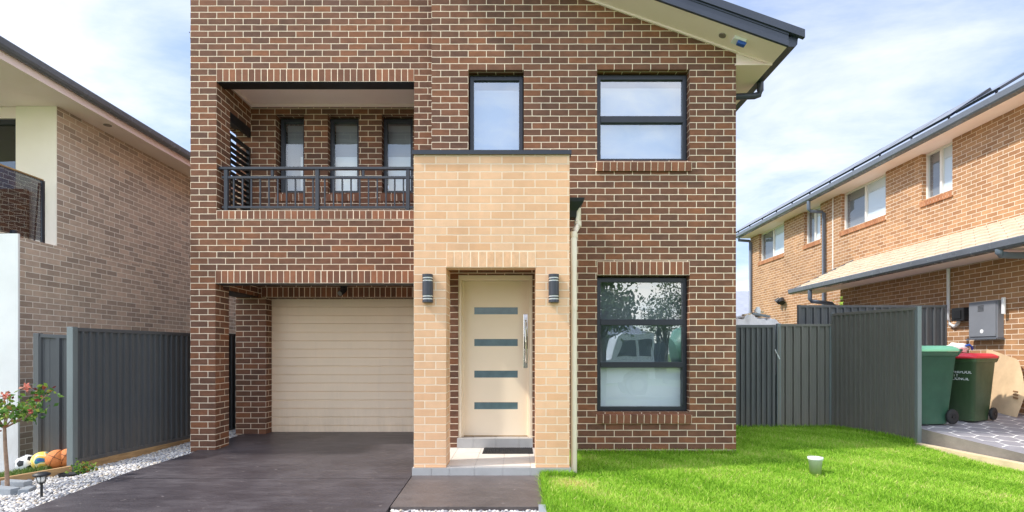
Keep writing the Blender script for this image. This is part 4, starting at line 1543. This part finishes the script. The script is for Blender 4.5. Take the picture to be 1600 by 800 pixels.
fence("metal_fence", "charcoal steel fence behind the gates, standing across the neighbour's side passage", (5.04, 9.78), (7.70, 9.78), (0.3, 2.18), (0.3, 2.18), "fence", [(0.01, 0.05), (0.995, 0.05)], flip=1, postmat="fence")
fence("metal_fence", "charcoal steel boundary fence far behind the side gates", (5.6, 12), (5.6, 19), (0.0, 1.8), (0.0, 1.8), "fence", [])

# timber sleepers
def sleeper(name, label, a, b, w, h, mat="timber", group="timber garden edging"):
    mb = MB().bar(a, b, w, h)
    o = mb.build(name, M[mat], None, bevel=0.006)
    return tag(o, label, "timber edging", group)


sleeper("timber_sleeper", "timber sleeper edging the grass bed in front of the balls", (-5.30, 6.47, -0.05), (-6.1, 5.2, -0.10), 0.05, 0.11)
sleeper("timber_sleeper", "timber plinth under the long fence beside the driveway gravel", (-5.30, 6.57, -0.035), (-4.95, 8.95, -0.02), 0.05, 0.10)
sleeper("timber_sleeper", "brown timber plinth under the fence jutting across the lawn", (5.37, 9.30, 0.02), (5.845, 7.98, -0.05), 0.05, 0.13)
sleeper("timber_sleeper", "pale weathered timber sleeper along the neighbour's raised driveway", (xb(7.96) - 0.05, 7.93, -0.06), (xb(4.2) - 0.05, 4.2, -0.24), 0.11, 0.19, "timber_pale")

# ------------------------------------------------------------------ wheelie bins


def rrect(w, d, r, z, cx=0, cy=0, n=4):
    pts = []
    for sx_, sy_, a0 in ((1, 1, 0), (-1, 1, 90), (-1, -1, 180), (1, -1, 270)):
        for i in range(n + 1):
            a = R(a0 + 90 * i / n)
            pts.append((cx + sx_ * (w / 2 - r) + r * math.cos(a), cy + sy_ * (d / 2 - r) + r * math.sin(a), z))
    return pts


def make_bin(label, x, y, z, rot, bodymat, lidmat, text, sc_=1.0, tall=1.0):
    t = thing("wheelie_bin", label, "wheelie bin", (x, y, z), "wheelie bins on the neighbour's driveway")
    X = Matrix.Translation((x, y, z)) @ Matrix.Rotation(rot, 4, "Z") @ Matrix.Diagonal((sc_, sc_, sc_ * tall, 1))
    mb = MB()
    mb.loft([rrect(0.44, 0.46, 0.05, 0.0, 0, -0.02), rrect(0.46, 0.50, 0.06, 0.03, 0, -0.02), rrect(0.462, 0.505, 0.06, 0.13, 0, -0.02), rrect(0.475, 0.52, 0.06, 0.14, 0, -0.02), rrect(0.54, 0.66, 0.06, 0.90, 0, 0.01),
             rrect(0.575, 0.70, 0.06, 0.905, 0, 0.015), rrect(0.58, 0.705, 0.06, 0.965, 0, 0.015)], smooth=False)
    body = mb.build("body", M[bodymat], t, xf=X)
    for p in body.data.polygons:
        p.use_smooth = abs(p.normal.z) < 0.6
    mb = MB()
    mb.loft([rrect(0.61, 0.75, 0.07, 0.968, 0, 0.0), rrect(0.615, 0.755, 0.07, 0.995, 0, 0.0), rrect(0.59, 0.73, 0.07, 1.01, 0, 0.0), rrect(0.50, 0.62, 0.07, 1.04, 0, 0.0), rrect(0.42, 0.5, 0.07, 1.045, 0, 0)])
    mb.bar((-0.2, 0.30, 1.0), (-0.2, -0.3, 1.035), 0.05, 0.03)
    mb.bar((0.2, 0.30, 1.0), (0.2, -0.3, 1.035), 0.05, 0.03)
    mb.build("lid", M[lidmat], t, xf=X, bevel=0.004)
    mb = MB()
    mb.tube([(-0.27, 0.34, 0.93), (-0.27, 0.41, 0.985), (0.27, 0.41, 0.985), (0.27, 0.34, 0.93)], 0.017, 10)
    mb.build("handle", M[bodymat], t, xf=X)
    MB().tube([(-0.24, 0.25, 0.10), (0.24, 0.25, 0.10)], 0.014, 8).build("axle", M["steel"], t, xf=X)
    for s in (-1, 1):
        x0 = s * 0.265
        mb = MB()
        pr = [(0.035, -0.024), (0.078, -0.026), (0.096, -0.02), (0.1, -0.008), (0.1, 0.008), (0.096, 0.02), (0.078, 0.026), (0.035, 0.024)]
        mb.lathe(pr, (0, 0, 0), 28)
        W = Matrix.Translation((x0, 0.25, 0.10)) @ Matrix.Rotation(R(90), 4, "Y")
        wh = mb.build("wheel", M["rubber"], t, xf=X @ W)
        mb = MB()
        mb.tube([(0, 0, -0.018), (0, 0, 0.018)], 0.042, 16)
        mb.tube([(0, 0, -0.029), (0, 0, 0.029)], 0.018, 12)
        for k in range(5):
            a = k * 2 * math.pi / 5
            mb.bar((0.018 * math.cos(a), 0.018 * math.sin(a), 0), (0.074 * math.cos(a), 0.074 * math.sin(a), 0), 0.018, 0.036)
        mb.build("hub", M["black"], wh, xf=X @ W)
    if text:
        for i, (ln, dx) in enumerate(text):
            fnt = bpy.data.curves.new("lettering", "FONT")
            fnt.body = ln
            fnt.size = 0.062
            fnt.extrude = 0.0008
            tmp = link("lettering", fnt)
            dg = bpy.context.evaluated_depsgraph_get()
            me = bpy.data.meshes.new_from_object(tmp.evaluated_get(dg))
            bpy.data.objects.remove(tmp)
            zz = 0.735 - i * 0.052
            tt = (zz - 0.14) / 0.76
            yy = -(0.52 / 2 + 0.02) + (-(0.66 / 2 - 0.01) + (0.52 / 2 + 0.02)) * tt
            T = X @ Matrix.Translation((-0.09 + dx, yy - 0.003, zz)) @ Matrix.Rotation(R(90) + math.atan2(-0.04, 0.76), 4, "X")
            me.transform(Matrix.Translation(-Vector((x, y, z))) @ T)
            me.materials.clear()
            me.materials.append(M["white"])
            lo = link("lettering", me)
            lo.parent = t
    return t


z1_, z2_ = slab_z(0, 8.45) + 0.005, slab_z(0, 8.3) + 0.005
make_bin("dark green wheelie bin with a bright mint green lid beside the fence end post", 6.22, 8.33, z2_, R(-84), "bin", "lid_green", None, 0.95, 1.18)
make_bin("dark green wheelie bin with a red lid and white council lettering", 7.03, 8.53, slab_z(0, 8.5) + 0.003, R(-64), "bin_b", "lid_red", [("LIVERPOOL", 0), ("CITY", 0), ("COUNCIL", 0)], 0.96, 1.03)

# white sack with a blue cap on the bins
sk = thing("plastic_container", "white plastic bag with blue handle resting on the red lid behind the bins", "container", (7.2, 8.95, 1.36))
mb = MB()
bm = bmesh.new()
bmesh.ops.create_icosphere(bm, subdivisions=3, radius=1)
for v_ in bm.verts:
    n_ = 1 + 0.16 * math.sin(5 * v_.co.x + 2) * math.sin(4 * v_.co.y) + 0.1 * math.sin(9 * v_.co.z + 3 * v_.co.x)
    v_.co = Vector((v_.co.x * 0.17 * n_, v_.co.y * 0.12 * n_, v_.co.z * 0.085 * n_))
mb.add([tuple(v_.co + Vector((7.13, 8.84, 1.42))) for v_ in bm.verts], [tuple(w_.index for w_ in f_.verts) for f_ in bm.faces], True)
bm.free()
mb.build("bag", M["sack"], sk)
mb = MB()
mb.tube([(7.19, 8.72, 1.46), (7.24, 8.71, 1.475), (7.29, 8.72, 1.44), (7.31, 8.74, 1.40)], 0.018, 8)
mb.build("handle", M["blue"], sk)

# cardboard leaning on the wall behind the bins
cb = thing("cardboard_sheet", "large sheet of brown cardboard leaning against the orange wall behind the red bin", "cardboard", (8.0, 9.0, 0.37))
mb = MB()
v, f = [], []
nu, nv_ = 14, 10
for j in range(nv_ + 1):
    for i in range(nu + 1):
        u, w_ = i / nu, j / nv_
        y = 9.45 - 0.83 * u
        zb_ = slab_z(0, y) + 0.004
        top = 0.98 - (0.10 * u) - (0.5 * (max(0, u - 0.8) / 0.2) ** 2)
        zz = zb_ + top * w_
        x = 7.93 + 0.2 * w_ + 0.035 * math.sin(u * 5 + 1) - 0.10 * max(0, u - 0.7) * 2 * w_
        v.append((min(x, 8.18), y, zz))
for j in range(nv_):
    for i in range(nu):
        k = j * (nu + 1) + i
        f.append((k, k + 1, k + nu + 2, k + nu + 1))
mb.add(v, f, True)
mb.build("sheet", M["card"], cb)
mb = MB()
for k in range(3):
    y0 = 8.80 - k * 0.0
    mb.add([(7.945, 8.72 + 0.0, 0.62 + k * 0.05), (7.945, 8.63, 0.61 + k * 0.05), (7.95, 8.63, 0.635 + k * 0.05), (7.95, 8.72, 0.645 + k * 0.05)], [(0, 1, 2, 3)])
mb.build("printed_marks", M["card_print"], cb)

# pile of sheeting behind the side gate
pl = thing("covered_pile", "pile of white sheeting and offcuts heaped behind the side gate", "pile", (4.2, 9.9, 0))
mb = MB()
random.seed(11)
v, f = [], []
nu, nv_ = 26, 10
for j in range(nv_ + 1):
    for i in range(nu + 1):
        u, w_ = i / nu, j / nv_
        x, y = 3.7 + 1.05 * u, 9.55 + 0.7 * w_
        h = 1.88 + 0.10 * math.sin(math.pi * min(1, u * 1.15)) + 0.03 * math.sin(u * 17 + w_ * 5) + 0.025 * math.sin(u * 31 + w_ * 11)
        h *= 1 if 0 < j < nv_ and 0 < i < nu else 0.5
        v.append((x, y, h))
for j in range(nv_):
    for i in range(nu):
        k = j * (nu + 1) + i
        f.append((k, k + 1, k + nu + 2, k + nu + 1))
mb.add(v, f, True)
mb.build("sheeting", M["sack"], pl)
for (a, b, m_) in (((3.98, 9.7, 1.96), (4.50, 9.9, 2.03), "alu"), ((4.05, 9.75, 2.02), (4.42, 9.8, 2.08), "timber_pale"), ((4.2, 9.72, 2.05), (4.5, 9.7, 1.99), "edging")):
    MB().bar(a, b, 0.09, 0.035).build("offcut", M[m_], pl)
MB().loft([rrect(0.09, 0.08, 0.02, 2.05, 4.32, 9.78), rrect(0.10, 0.09, 0.03, 2.11, 4.32, 9.78), rrect(0.05, 0.05, 0.02, 2.17, 4.33, 9.78)], smooth=True).build("bundle", M["white"], pl)
MB().box(3.7, 4.75, 9.58, 10.2, 0.0, 1.84).build("stack", M["edging"], pl)

# flower pot on the lawn
pp = (at(1274, 740, 5.98).x, 5.98)
pz = surf(*pp) + 0.015
pot = thing("flower_pot", "small empty white plastic pot standing on the lawn", "pot", (pp[0], pp[1], pz))
MB().lathe([(0.001, 0.004), (0.054, 0.004), (0.056, 0.0), (0.069, 0.160), (0.078, 0.161), (0.079, 0.188), (0.075, 0.190), (0.068, 0.176), (0.058, 0.03), (0.001, 0.03)], (pp[0], pp[1], pz), 32).build("pot_wall", M["white"], pot)
MB().lathe([(0.001, 0.12), (0.063, 0.12), (0.0735, 0.1895), (0.0725, 0.189)], (pp[0], pp[1], pz), 28).build("soil_and_lining", M["black"], pot)  # soil disc with a dark lining carried up the inner wall

# ------------------------------------------------------------------ balls


def ball(name, label, c, r, mat):
    t = thing(name, label, "ball", c)
    MB().sphere(c, r, 32, 20).build("cover", mat, t)
    return t


bz = surf(-5.9, 6.72) - 0.01
r1 = 0.108
c1 = (at(41, 720, 6.74).x, 6.74, 0)
def bz_(x):
    return surf(x, 6.73) + 0.004
cs = []
for px, y, r in ((41, 6.72, 0.109), (66, 6.70, 0.113), (89, 6.72, 0.116), (107, 6.78, 0.118)):
    x = at(px, 720, y).x
    cs.append(Vector((x, y, surf(x, y) + r)))
sb = ball("soccer_ball", "white soccer ball with black pentagons, leftmost in the row of balls", tuple(cs[0]), 0.109, M["white"])
# pentagon patches
mb = MB()
phi = (1 + 5 ** 0.5) / 2
ico = [Vector(p).normalized() for p in ((0, 1, phi), (0, -1, phi), (0, 1, -phi), (0, -1, -phi), (1, phi, 0), (-1, phi, 0), (1, -phi, 0), (-1, -phi, 0), (phi, 0, 1), (-phi, 0, 1), (phi, 0, -1), (-phi, 0, -1))]
q0 = Vector((0.15, -0.96, 0.22)).normalized()
rot = ico[6].rotation_difference(q0).to_matrix()
for p in ico:
    nb = [q for q in ico if 0.3 < p.dot(q) < 0.6]
    c = rot @ p
    ring = []
    for q in nb:
        ring.append((p * 0.70 + q * 0.42).normalized())
    e1 = (ring[0] - p * ring[0].dot(p)).normalized()
    e2 = p.cross(e1)
    ring.sort(key=lambda w_: math.atan2(w_.dot(e2), w_.dot(e1)))
    pts = []
    for a, b in zip(ring, ring[1:] + ring[:1]):
        for k in range(4):
            pts.append((a * (1 - k / 4) + b * k / 4).normalized())
    rr = 0.1098
    mid = [(p * 0.5 + w_ * 0.5).normalized() for w_ in pts]
    V = [cs[0] + (rot @ p) * rr] + [cs[0] + (rot @ w_) * rr for w_ in mid] + [cs[0] + (rot @ w_) * rr for w_ in pts]
    n = len(pts)
    F_ = [(0, 1 + i, 1 + (i + 1) % n) for i in range(n)] + [(1 + i, 1 + n + i, 1 + n + (i + 1) % n, 1 + (i + 1) % n) for i in range(n)]
    mb.add(V, F_, True)
mb.build("pentagons", M["black"], sb)
ball("beach_ball", "yellow ball with teal and blue patches, second from the left in the row", tuple(cs[1]), 0.113, M["yellow"])
for i, lab in ((2, "orange basketball with dark seams beside the yellow ball"), (3, "pale orange basketball half hidden behind the fence post")):
    r = (0, 0, 0.116, 0.118)[i]
    b = ball("basketball", lab, tuple(cs[i]), r, M["basket"])
    mb = MB()
    ax = [Vector((0.3, 0.5, 0.8)).normalized(), Vector((0.9, 0.2, -0.4)).normalized(), Vector((0.1, -0.95, 0.25)).normalized()]
    for a in ax:
        u = a.orthogonal().normalized()
        w_ = a.cross(u)
        mb.tube([cs[i] + (u * math.cos(2 * math.pi * k / 40) + w_ * math.sin(2 * math.pi * k / 40)) * (r + 0.0002) for k in range(41)], 0.0025, 6, False)
    mb.build("seams", M["black"], b)

# ------------------------------------------------------------------ rose standard, edging, path light, small plant


def leaves(name, centers, size, mat, parent=None, n_tint=None, spread=1.0):
    n = len(centers)
    C = np.array(centers)
    a = rng.normal(0, 1, (n, 3))
    a /= np.linalg.norm(a, axis=1, keepdims=True)
    b = rng.normal(0, 1, (n, 3))
    b -= a * np.sum(a * b, 1, keepdims=True)
    b /= np.linalg.norm(b, axis=1, keepdims=True)
    c = np.cross(a, b)
    L = size * rng.uniform(0.7, 1.3, (n, 1))
    W = L * 0.32
    P = np.stack([C, C + a * L * 0.45 + b * W, C + a * L, C + a * L * 0.45 - b * W, C + a * L * 0.45 + c * L * 0.12], 1)
    fi = np.array([[0, 1, 4], [1, 2, 4], [2, 3, 4], [3, 0, 4]])
    FF = (fi[None] + (np.arange(n) * 5)[:, None, None]).reshape(-1, 3)
    tt = np.repeat(rng.uniform(0, 1, n), 5)
    off = np.array(wloc(parent)) if parent is not None else np.zeros(3)
    o_ = fast_mesh(name, P.reshape(-1, 3) - off, FF, mat, tt)
    if parent is not None:
        o_.parent = parent
    return o_


rx, ry = at(10, 700, 5.62).x, 5.62
rz = surf(rx, ry) - 0.02
rose = thing("rose_tree", "young standard rose tree with red tipped leaves in a grey block ring", "tree", (rx, ry, rz))
mb = MB()
tops = []
zt_ = 0.60
mb.tube([(rx + 0.012, ry, rz - 0.05), (rx + 0.005, ry, rz + 0.25), (rx - 0.012, ry, rz + 0.5), (rx - 0.02, ry, zt_)], [0.022, 0.018, 0.016, 0.014], 10)
mb.tube([(rx - 0.01, ry + 0.02, rz - 0.05), (rx - 0.035, ry + 0.02, rz + 0.72)], 0.009, 8)
random.seed(5)
ends = []
for k in range(11):
    a = k * 2 * math.pi / 11 + random.uniform(-0.3, 0.3)
    d = random.uniform(0.2, 0.40)
    e = Vector((rx + math.cos(a) * d + 0.05, ry + math.sin(a) * d * 0.7, zt_ + random.uniform(0.12, 0.36)))
    m_ = Vector((rx + math.cos(a) * d * 0.55, ry + math.sin(a) * d * 0.4, zt_ + 0.08))
    mb.tube([(rx - 0.02, ry, zt_ - 0.03), m_, e], [0.008, 0.006, 0.003], 6)
    ends.append((m_, e))
mb.build("trunk", M["bark"], rose)
gl, rl_ = [], []
for m_, e in ends:
    for k in range(52):
        t = random.uniform(0.1, 1.1)
        p = m_.lerp(e, t) + Vector((random.gauss(0, 0.045), random.gauss(0, 0.045), random.gauss(0, 0.05)))
        (rl_ if (t > 0.85 and random.random() < 0.3) else gl).append(tuple(p))
leaves("crown", gl, 0.055, M["leaf"], rose)
leaves("red_leaves", rl_, 0.05, M["leaf_red"], rose)
for k, (px, py) in enumerate(((40, 606), (52, 643), (8, 618))):
    c = at(px, py, 5.5 + 0.08 * k)
    pet = [tuple(c + Vector((random.gauss(0, 0.014), random.gauss(0, 0.014), random.gauss(0, 0.012)))) for _ in range(26)]
    leaves("rose_bloom", pet, 0.035, M["petal"], rose)

for i, (a, b, lab) in enumerate(((at(-22, 770, 5.62), at(24, 776, 5.50), "grey edging block in front of the rose trunk"), (at(8, 772, 5.86), at(44, 770, 5.80), "grey edging block behind the rose trunk"), (at(36, 772, 5.44), at(49, 768, 5.60), "short grey edging block at the right end of the rose ring"))):
    a = Vector((a.x, a.y, -0.07))
    b = Vector((b.x, b.y, -0.07))
    o = MB().bar(a, b, 0.09, 0.10).build("edging_block", M["edging"], None, bevel=0.01)
    tag(o, lab, "edging block", "blocks around the rose tree")

lx, ly = at(65, 780, 5.22).x, 5.22
lz = surf(lx, ly) - 0.02
pl_ = thing("solar_path_light", "small black solar path light stuck in the pale gravel", "garden light", (lx, ly, lz))
MB().tube([(lx, ly, lz - 0.05), (lx, ly, lz + 0.15)], 0.011, 10).build("stake", M["black"], pl_)
mb = MB()
mb.lathe([(0.012, 0.145), (0.03, 0.16), (0.033, 0.165)], (lx, ly, lz), 20)
for k in range(6):
    a = k * math.pi / 3
    mb.bar((lx + 0.03 * math.cos(a), ly + 0.03 * math.sin(a), lz + 0.16), (lx + 0.045 * math.cos(a), ly + 0.045 * math.sin(a), lz + 0.225), 0.004, 0.004)
mb.build("cage", M["black"], pl_)
MB().lathe([(0.001, 0.162), (0.028, 0.166), (0.04, 0.222), (0.001, 0.224)], (lx, ly, lz), 20).build("lamp_glass", M["lamp_glass"], pl_)
MB().lathe([(0.001, 0.224), (0.06, 0.224), (0.071, 0.232), (0.068, 0.244), (0.035, 0.258), (0.001, 0.262)], (lx, ly, lz), 24).build("cap", M["black"], pl_)

tx_, ty_ = at(109, 745, 6.2).x, 6.2
tz = surf(tx_, ty_)
tray = thing("plant_tray", "low black plastic tray lying on the gravel next to a small green plant", "tray", (tx_, ty_, tz))
MB().loft([rrect(0.20, 0.10, 0.04, tz - 0.01, tx_, ty_), rrect(0.23, 0.13, 0.05, tz + 0.035, tx_, ty_), rrect(0.21, 0.11, 0.045, tz + 0.035, tx_, ty_), rrect(0.19, 0.09, 0.04, tz + 0.012, tx_, ty_)]).build("rim", M["black"], tray)
sx_, sy_ = at(131, 742, 6.3).x, 6.3
sz_ = surf(sx_, sy_)
sp_ = thing("small_plant", "small leafy green plant growing in the gravel by the fence post", "plant", (sx_, sy_, sz_))
pts = [(sx_ + random.gauss(0, 0.055), sy_ + random.gauss(0, 0.05), sz_ + abs(random.gauss(0.05, 0.04))) for _ in range(150)]
leaves("foliage", pts, 0.045, M["leaf"], sp_)
mb = MB()
for k in range(5):
    mb.tube([(sx_, sy_, sz_ - 0.02), (sx_ + random.gauss(0, 0.04), sy_ + random.gauss(0, 0.04), sz_ + 0.1)], 0.004, 5)
mb.build("stem", M["bark"], sp_)
lf = thing("small_plant", "tiny pale green shoot showing above the fence by the orange wall", "plant", (6.9, 10.4, 0))
c = at(1315, 474, 10.3)
mb = MB()
mb.tube([(c.x, 10.3, 0.4), (c.x, 10.3, 2.27)], 0.008, 6)
mb.build("stem", M["bark"], lf)
leaves("foliage", [tuple(c + Vector((random.gauss(0, 0.05), random.gauss(0, 0.05), random.gauss(0.0, 0.05)))) for _ in range(14)], 0.06, M["grass"], lf)

# ------------------------------------------------------------------ across the street (seen mirrored in the windows)
tz0 = -0.52
tr = thing("parked_truck", "white truck with a green tank parked across the street, mirrored in the lower window", "truck", (5.5, -9.2, tz0))
X0 = 3.55
mb = MB()
y0, y1 = -10.4, -8.2
# cab: profile along x (front towards -x), lofted over the width
cab = [(3.55, 0.55), (3.50, 1.1), (3.62, 1.55), (3.95, 1.62), (4.25, 2.55), (4.45, 2.68), (5.75, 2.68), (5.8, 0.75), (5.6, 0.75), (5.55, 0.95), (5.3, 1.15), (4.75, 1.15), (4.5, 0.95), (4.4, 0.6)]
mb.loft([[(x, y, tz0 + z) for x, z in cab] for y in (y1, y0)])
mb.build("cab", M["truck"], tr, bevel=0.03)
mb = MB()
mb.poly([(4.18, y1 + 0.012, tz0 + 1.68), (4.42, y1 + 0.012, tz0 + 2.42), (4.95, y1 + 0.012, tz0 + 2.42), (4.95, y1 + 0.012, tz0 + 1.68)])
mb.poly([(5.08, y1 + 0.012, tz0 + 1.72), (5.08, y1 + 0.012, tz0 + 2.42), (5.66, y1 + 0.012, tz0 + 2.42), (5.66, y1 + 0.012, tz0 + 1.72)])
mb.build("side_window", M["black"], tr)
MB().box(5.3, 12.0, y0 + 0.4, y1 - 0.3, tz0 + 0.75, tz0 + 1.0).build("chassis", M["black"], tr)
mb = MB()
mb.tube([(6.85, -9.3, tz0 + 1.9), (7.1, -9.3, tz0 + 1.95), (8.8, -9.3, tz0 + 2.1), (10.6, -9.3, tz0 + 2.3), (11.6, -9.3, tz0 + 2.4)], [0.6, 0.95, 1.15, 0.95, 0.45], 24)
mb.build("tank", M["truck_green"], tr)
mb = MB()
mb.box(6.0, 6.3, y0 + 0.2, y1 - 0.2, tz0 + 1.0, tz0 + 2.3)
mb.tube([(5.95, y1 - 0.1, tz0 + 1.0), (5.95, y1 - 0.1, tz0 + 2.9)], 0.08, 10)
mb.build("bulkhead", M["black"], tr)
for wx in (5.05, 9.2, 10.4):
    for wy in (y1 - 0.16, y0 + 0.16):
        mb = MB()
        mb.tube([(wx, wy - 0.15, tz0 + 0.5), (wx, wy + 0.15, tz0 + 0.5)], 0.5, 28)
        wh = mb.build("wheel", M["rubber"], tr)
        mb = MB()
        mb.tube([(wx, wy - 0.16, tz0 + 0.5), (wx, wy + 0.16, tz0 + 0.5)], 0.29, 20)
        mb.tube([(wx, wy - 0.2, tz0 + 0.5), (wx, wy + 0.2, tz0 + 0.5)], 0.1, 14)
        mb.build("rim", M["alu"], wh)


def tree(name, label, x, y, h, r, base, ncl, nleaf, trunk_r):
    t = thing(name, label, "tree", (x, y, base), "trees across the street")
    mb = MB()
    random.seed(int(x * 10) + 99)
    top = Vector((x, y, base + h * 0.42))
    mb.tube([(x, y, base - 0.1), (x + 0.05, y, base + h * 0.2), top], [trunk_r, trunk_r * 0.8, trunk_r * 0.55], 10)
    cl = []
    for k in range(ncl):
        a, q = random.uniform(0, 6.28), random.uniform(0.15, 1)
        zz = base + h * (0.43 + 0.55 * random.random() ** 1.1)
        rr = r * q * (1.0 - 0.75 * max(0, (zz - base) / h - 0.5) / 0.5)
        c = Vector((x + math.cos(a) * rr, y + math.sin(a) * rr, zz))
        cl.append(c)
        if k % 2 == 0:
            mb.tube([top - Vector((0, 0, 0.5)), top.lerp(c, 0.5) + Vector((0, 0, 0.15)), c], [trunk_r * 0.35, trunk_r * 0.2, 0.012], 6)
    mb.build("trunk", M["trunk"], t)
    pts = []
    for c in cl:
        for k in range(nleaf):
            s = 0.16 * r
            pts.append((c.x + random.gauss(0, s), c.y + random.gauss(0, s), c.z + random.gauss(0, s * 0.8)))
    leaves("crown", pts, 0.17, M["leaf_dark"], t)


tree("street_tree", "leafy street tree on the verge, mirrored in the windows beside the truck", 3.15, -5.6, 6.6, 1.7, -0.5, 34, 90, 0.13)
tree("street_tree", "dense tree beyond the road, mirrored behind the truck", 9.5, -20, 6.5, 2.2, -0.5, 34, 70, 0.18)
oh = thing("street_house", "pale house across the street, mirrored dimly in the windows", "house", (2, -24, -0.5))
wall("x", -6, 8.5, -0.5, 2.6, -21.5, -30, [(-4, -2, 0.4, 1.9), (1, 3.2, 0.4, 1.9)]).build("wall", M["dull_render"], oh)
mb = MB()
mb.poly([(9, -21, 2.6), (-6.5, -21, 2.6), (-2, -26, 5.0), (4.5, -26, 5.0)])
mb.poly([(-6.5, -21, 2.6), (-6.5, -30.5, 2.6), (-2, -26, 5.0)])
mb.poly([(9, -30.5, 2.6), (9, -21, 2.6), (4.5, -26, 5.0)])
mb.poly([(-6.5, -30.5, 2.6), (9, -30.5, 2.6), (4.5, -26, 5.0), (-2, -26, 5.0)])
mb.build("roof", M["grey_tile"], oh)

# ------------------------------------------------------------------ world and sun
SUN_DIR = Vector((-1.0, -0.22, 1.17)).normalized()          # towards the sun
SKY, CLOUD = 0.15, 1.0
elev = math.asin(SUN_DIR.z)
w = bpy.data.worlds.new("World")
sc.world = w
w.use_nodes = True
nt = w.node_tree
nt.nodes.clear()
out = nt.nodes.new("ShaderNodeOutputWorld")
bg = nt.nodes.new("ShaderNodeBackground")
sky = nt.nodes.new("ShaderNodeTexSky")
sky.sky_type = "NISHITA"
sky.sun_disc = False
sky.sun_elevation = elev
sky.sun_rotation = math.atan2(SUN_DIR.x, SUN_DIR.y)
sky.air_density = 1.0
sky.dust_density = 0.6
sky.ozone_density = 1.2
tc = nt.nodes.new("ShaderNodeTexCoord")


def wn(kind, **kw):
    nd = nt.nodes.new(kind)
    for k_, v_ in kw.items():
        setattr(nd, k_, v_)
    return nd


def wmath(op, a, b=0.0, clamp=False):
    nd = wn("ShaderNodeMath", operation=op, use_clamp=clamp)
    for i, q in enumerate((a, b)):
        if hasattr(q, "node"):
            nt.links.new(q, nd.inputs[i])
        else:
            nd.inputs[i].default_value = q
    return nd.outputs[0]


# project the view direction on a cloud layer
sep = wn("ShaderNodeSeparateXYZ")
nt.links.new(tc.outputs["Generated"], sep.inputs[0])
zc = wmath("ADD", wmath("MAXIMUM", sep.outputs[2], 0.0), 0.18)
cx_ = wmath("DIVIDE", sep.outputs[0], zc)
cy_ = wmath("DIVIDE", sep.outputs[1], zc)
comb = wn("ShaderNodeCombineXYZ")
nt.links.new(cx_, comb.inputs[0])
nt.links.new(cy_, comb.inputs[1])


def wnoise(scale3, scale, detail, rough, dist=0.0):
    mp = wn("ShaderNodeMapping")
    nt.links.new(comb.outputs[0], mp.inputs[0])
    mp.inputs["Scale"].default_value = scale3
    mp.inputs["Rotation"].default_value = (0, 0, R(20))
    nz_ = wn("ShaderNodeTexNoise")
    nt.links.new(mp.outputs[0], nz_.inputs["Vector"])
    nz_.inputs["Scale"].default_value = scale
    nz_.inputs["Detail"].default_value = detail
    nz_.inputs["Roughness"].default_value = rough
    nz_.inputs["Distortion"].default_value = dist
    return nz_.outputs["Fac"]


n1 = wnoise((1.0, 1.35, 1), 1.5, 10, 0.6, 0.3)
n2 = wnoise((1, 1.3, 1), 0.7, 5, 0.5)
cl = wmath("ADD", wmath("MULTIPLY", n1, 0.6), wmath("MULTIPLY", n2, 0.55))
hz = wmath("MULTIPLY", wmath("SUBTRACT", 1.0, wmath("MULTIPLY", sep.outputs[2], 2.0, True)), 0.14)
cl = wmath("ADD", cl, hz)
cl = wmath("MULTIPLY", wmath("SUBTRACT", cl, 0.54), 3.8, True)
cl = wmath("MULTIPLY", cl, 0.85)
sat = wn("ShaderNodeMix", data_type="RGBA", blend_type="MULTIPLY")
sat.inputs[0].default_value = 1.0
nt.links.new(sky.outputs[0], sat.inputs[6])
sat.inputs[7].default_value = (1.5, 1.5, 1.6, 1)
mixc = wn("ShaderNodeMix", data_type="RGBA")
nt.links.new(cl, mixc.inputs[0])
haze = wn("ShaderNodeMix", data_type="RGBA")
haze.inputs[0].default_value = 0.5
nt.links.new(sat.outputs[2], haze.inputs[6])
haze.inputs[7].default_value = (4.5, 5.6, 8.2, 1)
nt.links.new(haze.outputs[2], mixc.inputs[6])
mixc.inputs[7].default_value = (9.6 * CLOUD, 9.6 * CLOUD, 9.7 * CLOUD, 1)
# sky gain added overhead and on the street side to brighten the facade
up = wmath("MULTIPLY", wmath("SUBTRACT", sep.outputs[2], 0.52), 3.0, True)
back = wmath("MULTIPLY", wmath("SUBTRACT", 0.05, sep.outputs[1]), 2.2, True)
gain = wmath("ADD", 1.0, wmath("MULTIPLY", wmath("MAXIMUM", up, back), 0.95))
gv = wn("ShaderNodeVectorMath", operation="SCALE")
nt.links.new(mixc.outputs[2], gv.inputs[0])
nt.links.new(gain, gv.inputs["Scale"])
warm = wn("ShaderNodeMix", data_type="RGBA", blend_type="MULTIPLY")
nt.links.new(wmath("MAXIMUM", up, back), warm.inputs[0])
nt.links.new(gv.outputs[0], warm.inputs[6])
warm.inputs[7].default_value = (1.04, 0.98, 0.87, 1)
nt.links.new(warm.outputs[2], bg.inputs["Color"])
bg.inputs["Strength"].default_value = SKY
nt.links.new(bg.outputs[0], out.inputs[0])

sd = bpy.data.lights.new("sun", "SUN")
sd.energy = 4.6
sd.angle = R(2.0)
sd.color = (1.0, 0.94, 0.85)
so = link("sun", sd)
so.rotation_euler = SUN_DIR.to_track_quat("Z", "Y").to_euler()
so.location = (-8, 3, 12)

# ------------------------------------------------------------------ render settings
sc.view_settings.view_transform = "Standard"
sc.view_settings.look = "None"
sc.view_settings.exposure = 0
sc.view_settings.gamma = 1
sc.render.engine = "CYCLES"
sc.cycles.use_denoising = True
sc.cycles.max_bounces = 8
sc.cycles.transparent_max_bounces = 12
sc.cycles.sample_clamp_indirect = 6.0
sc.render.resolution_x, sc.render.resolution_y = 1024, 512
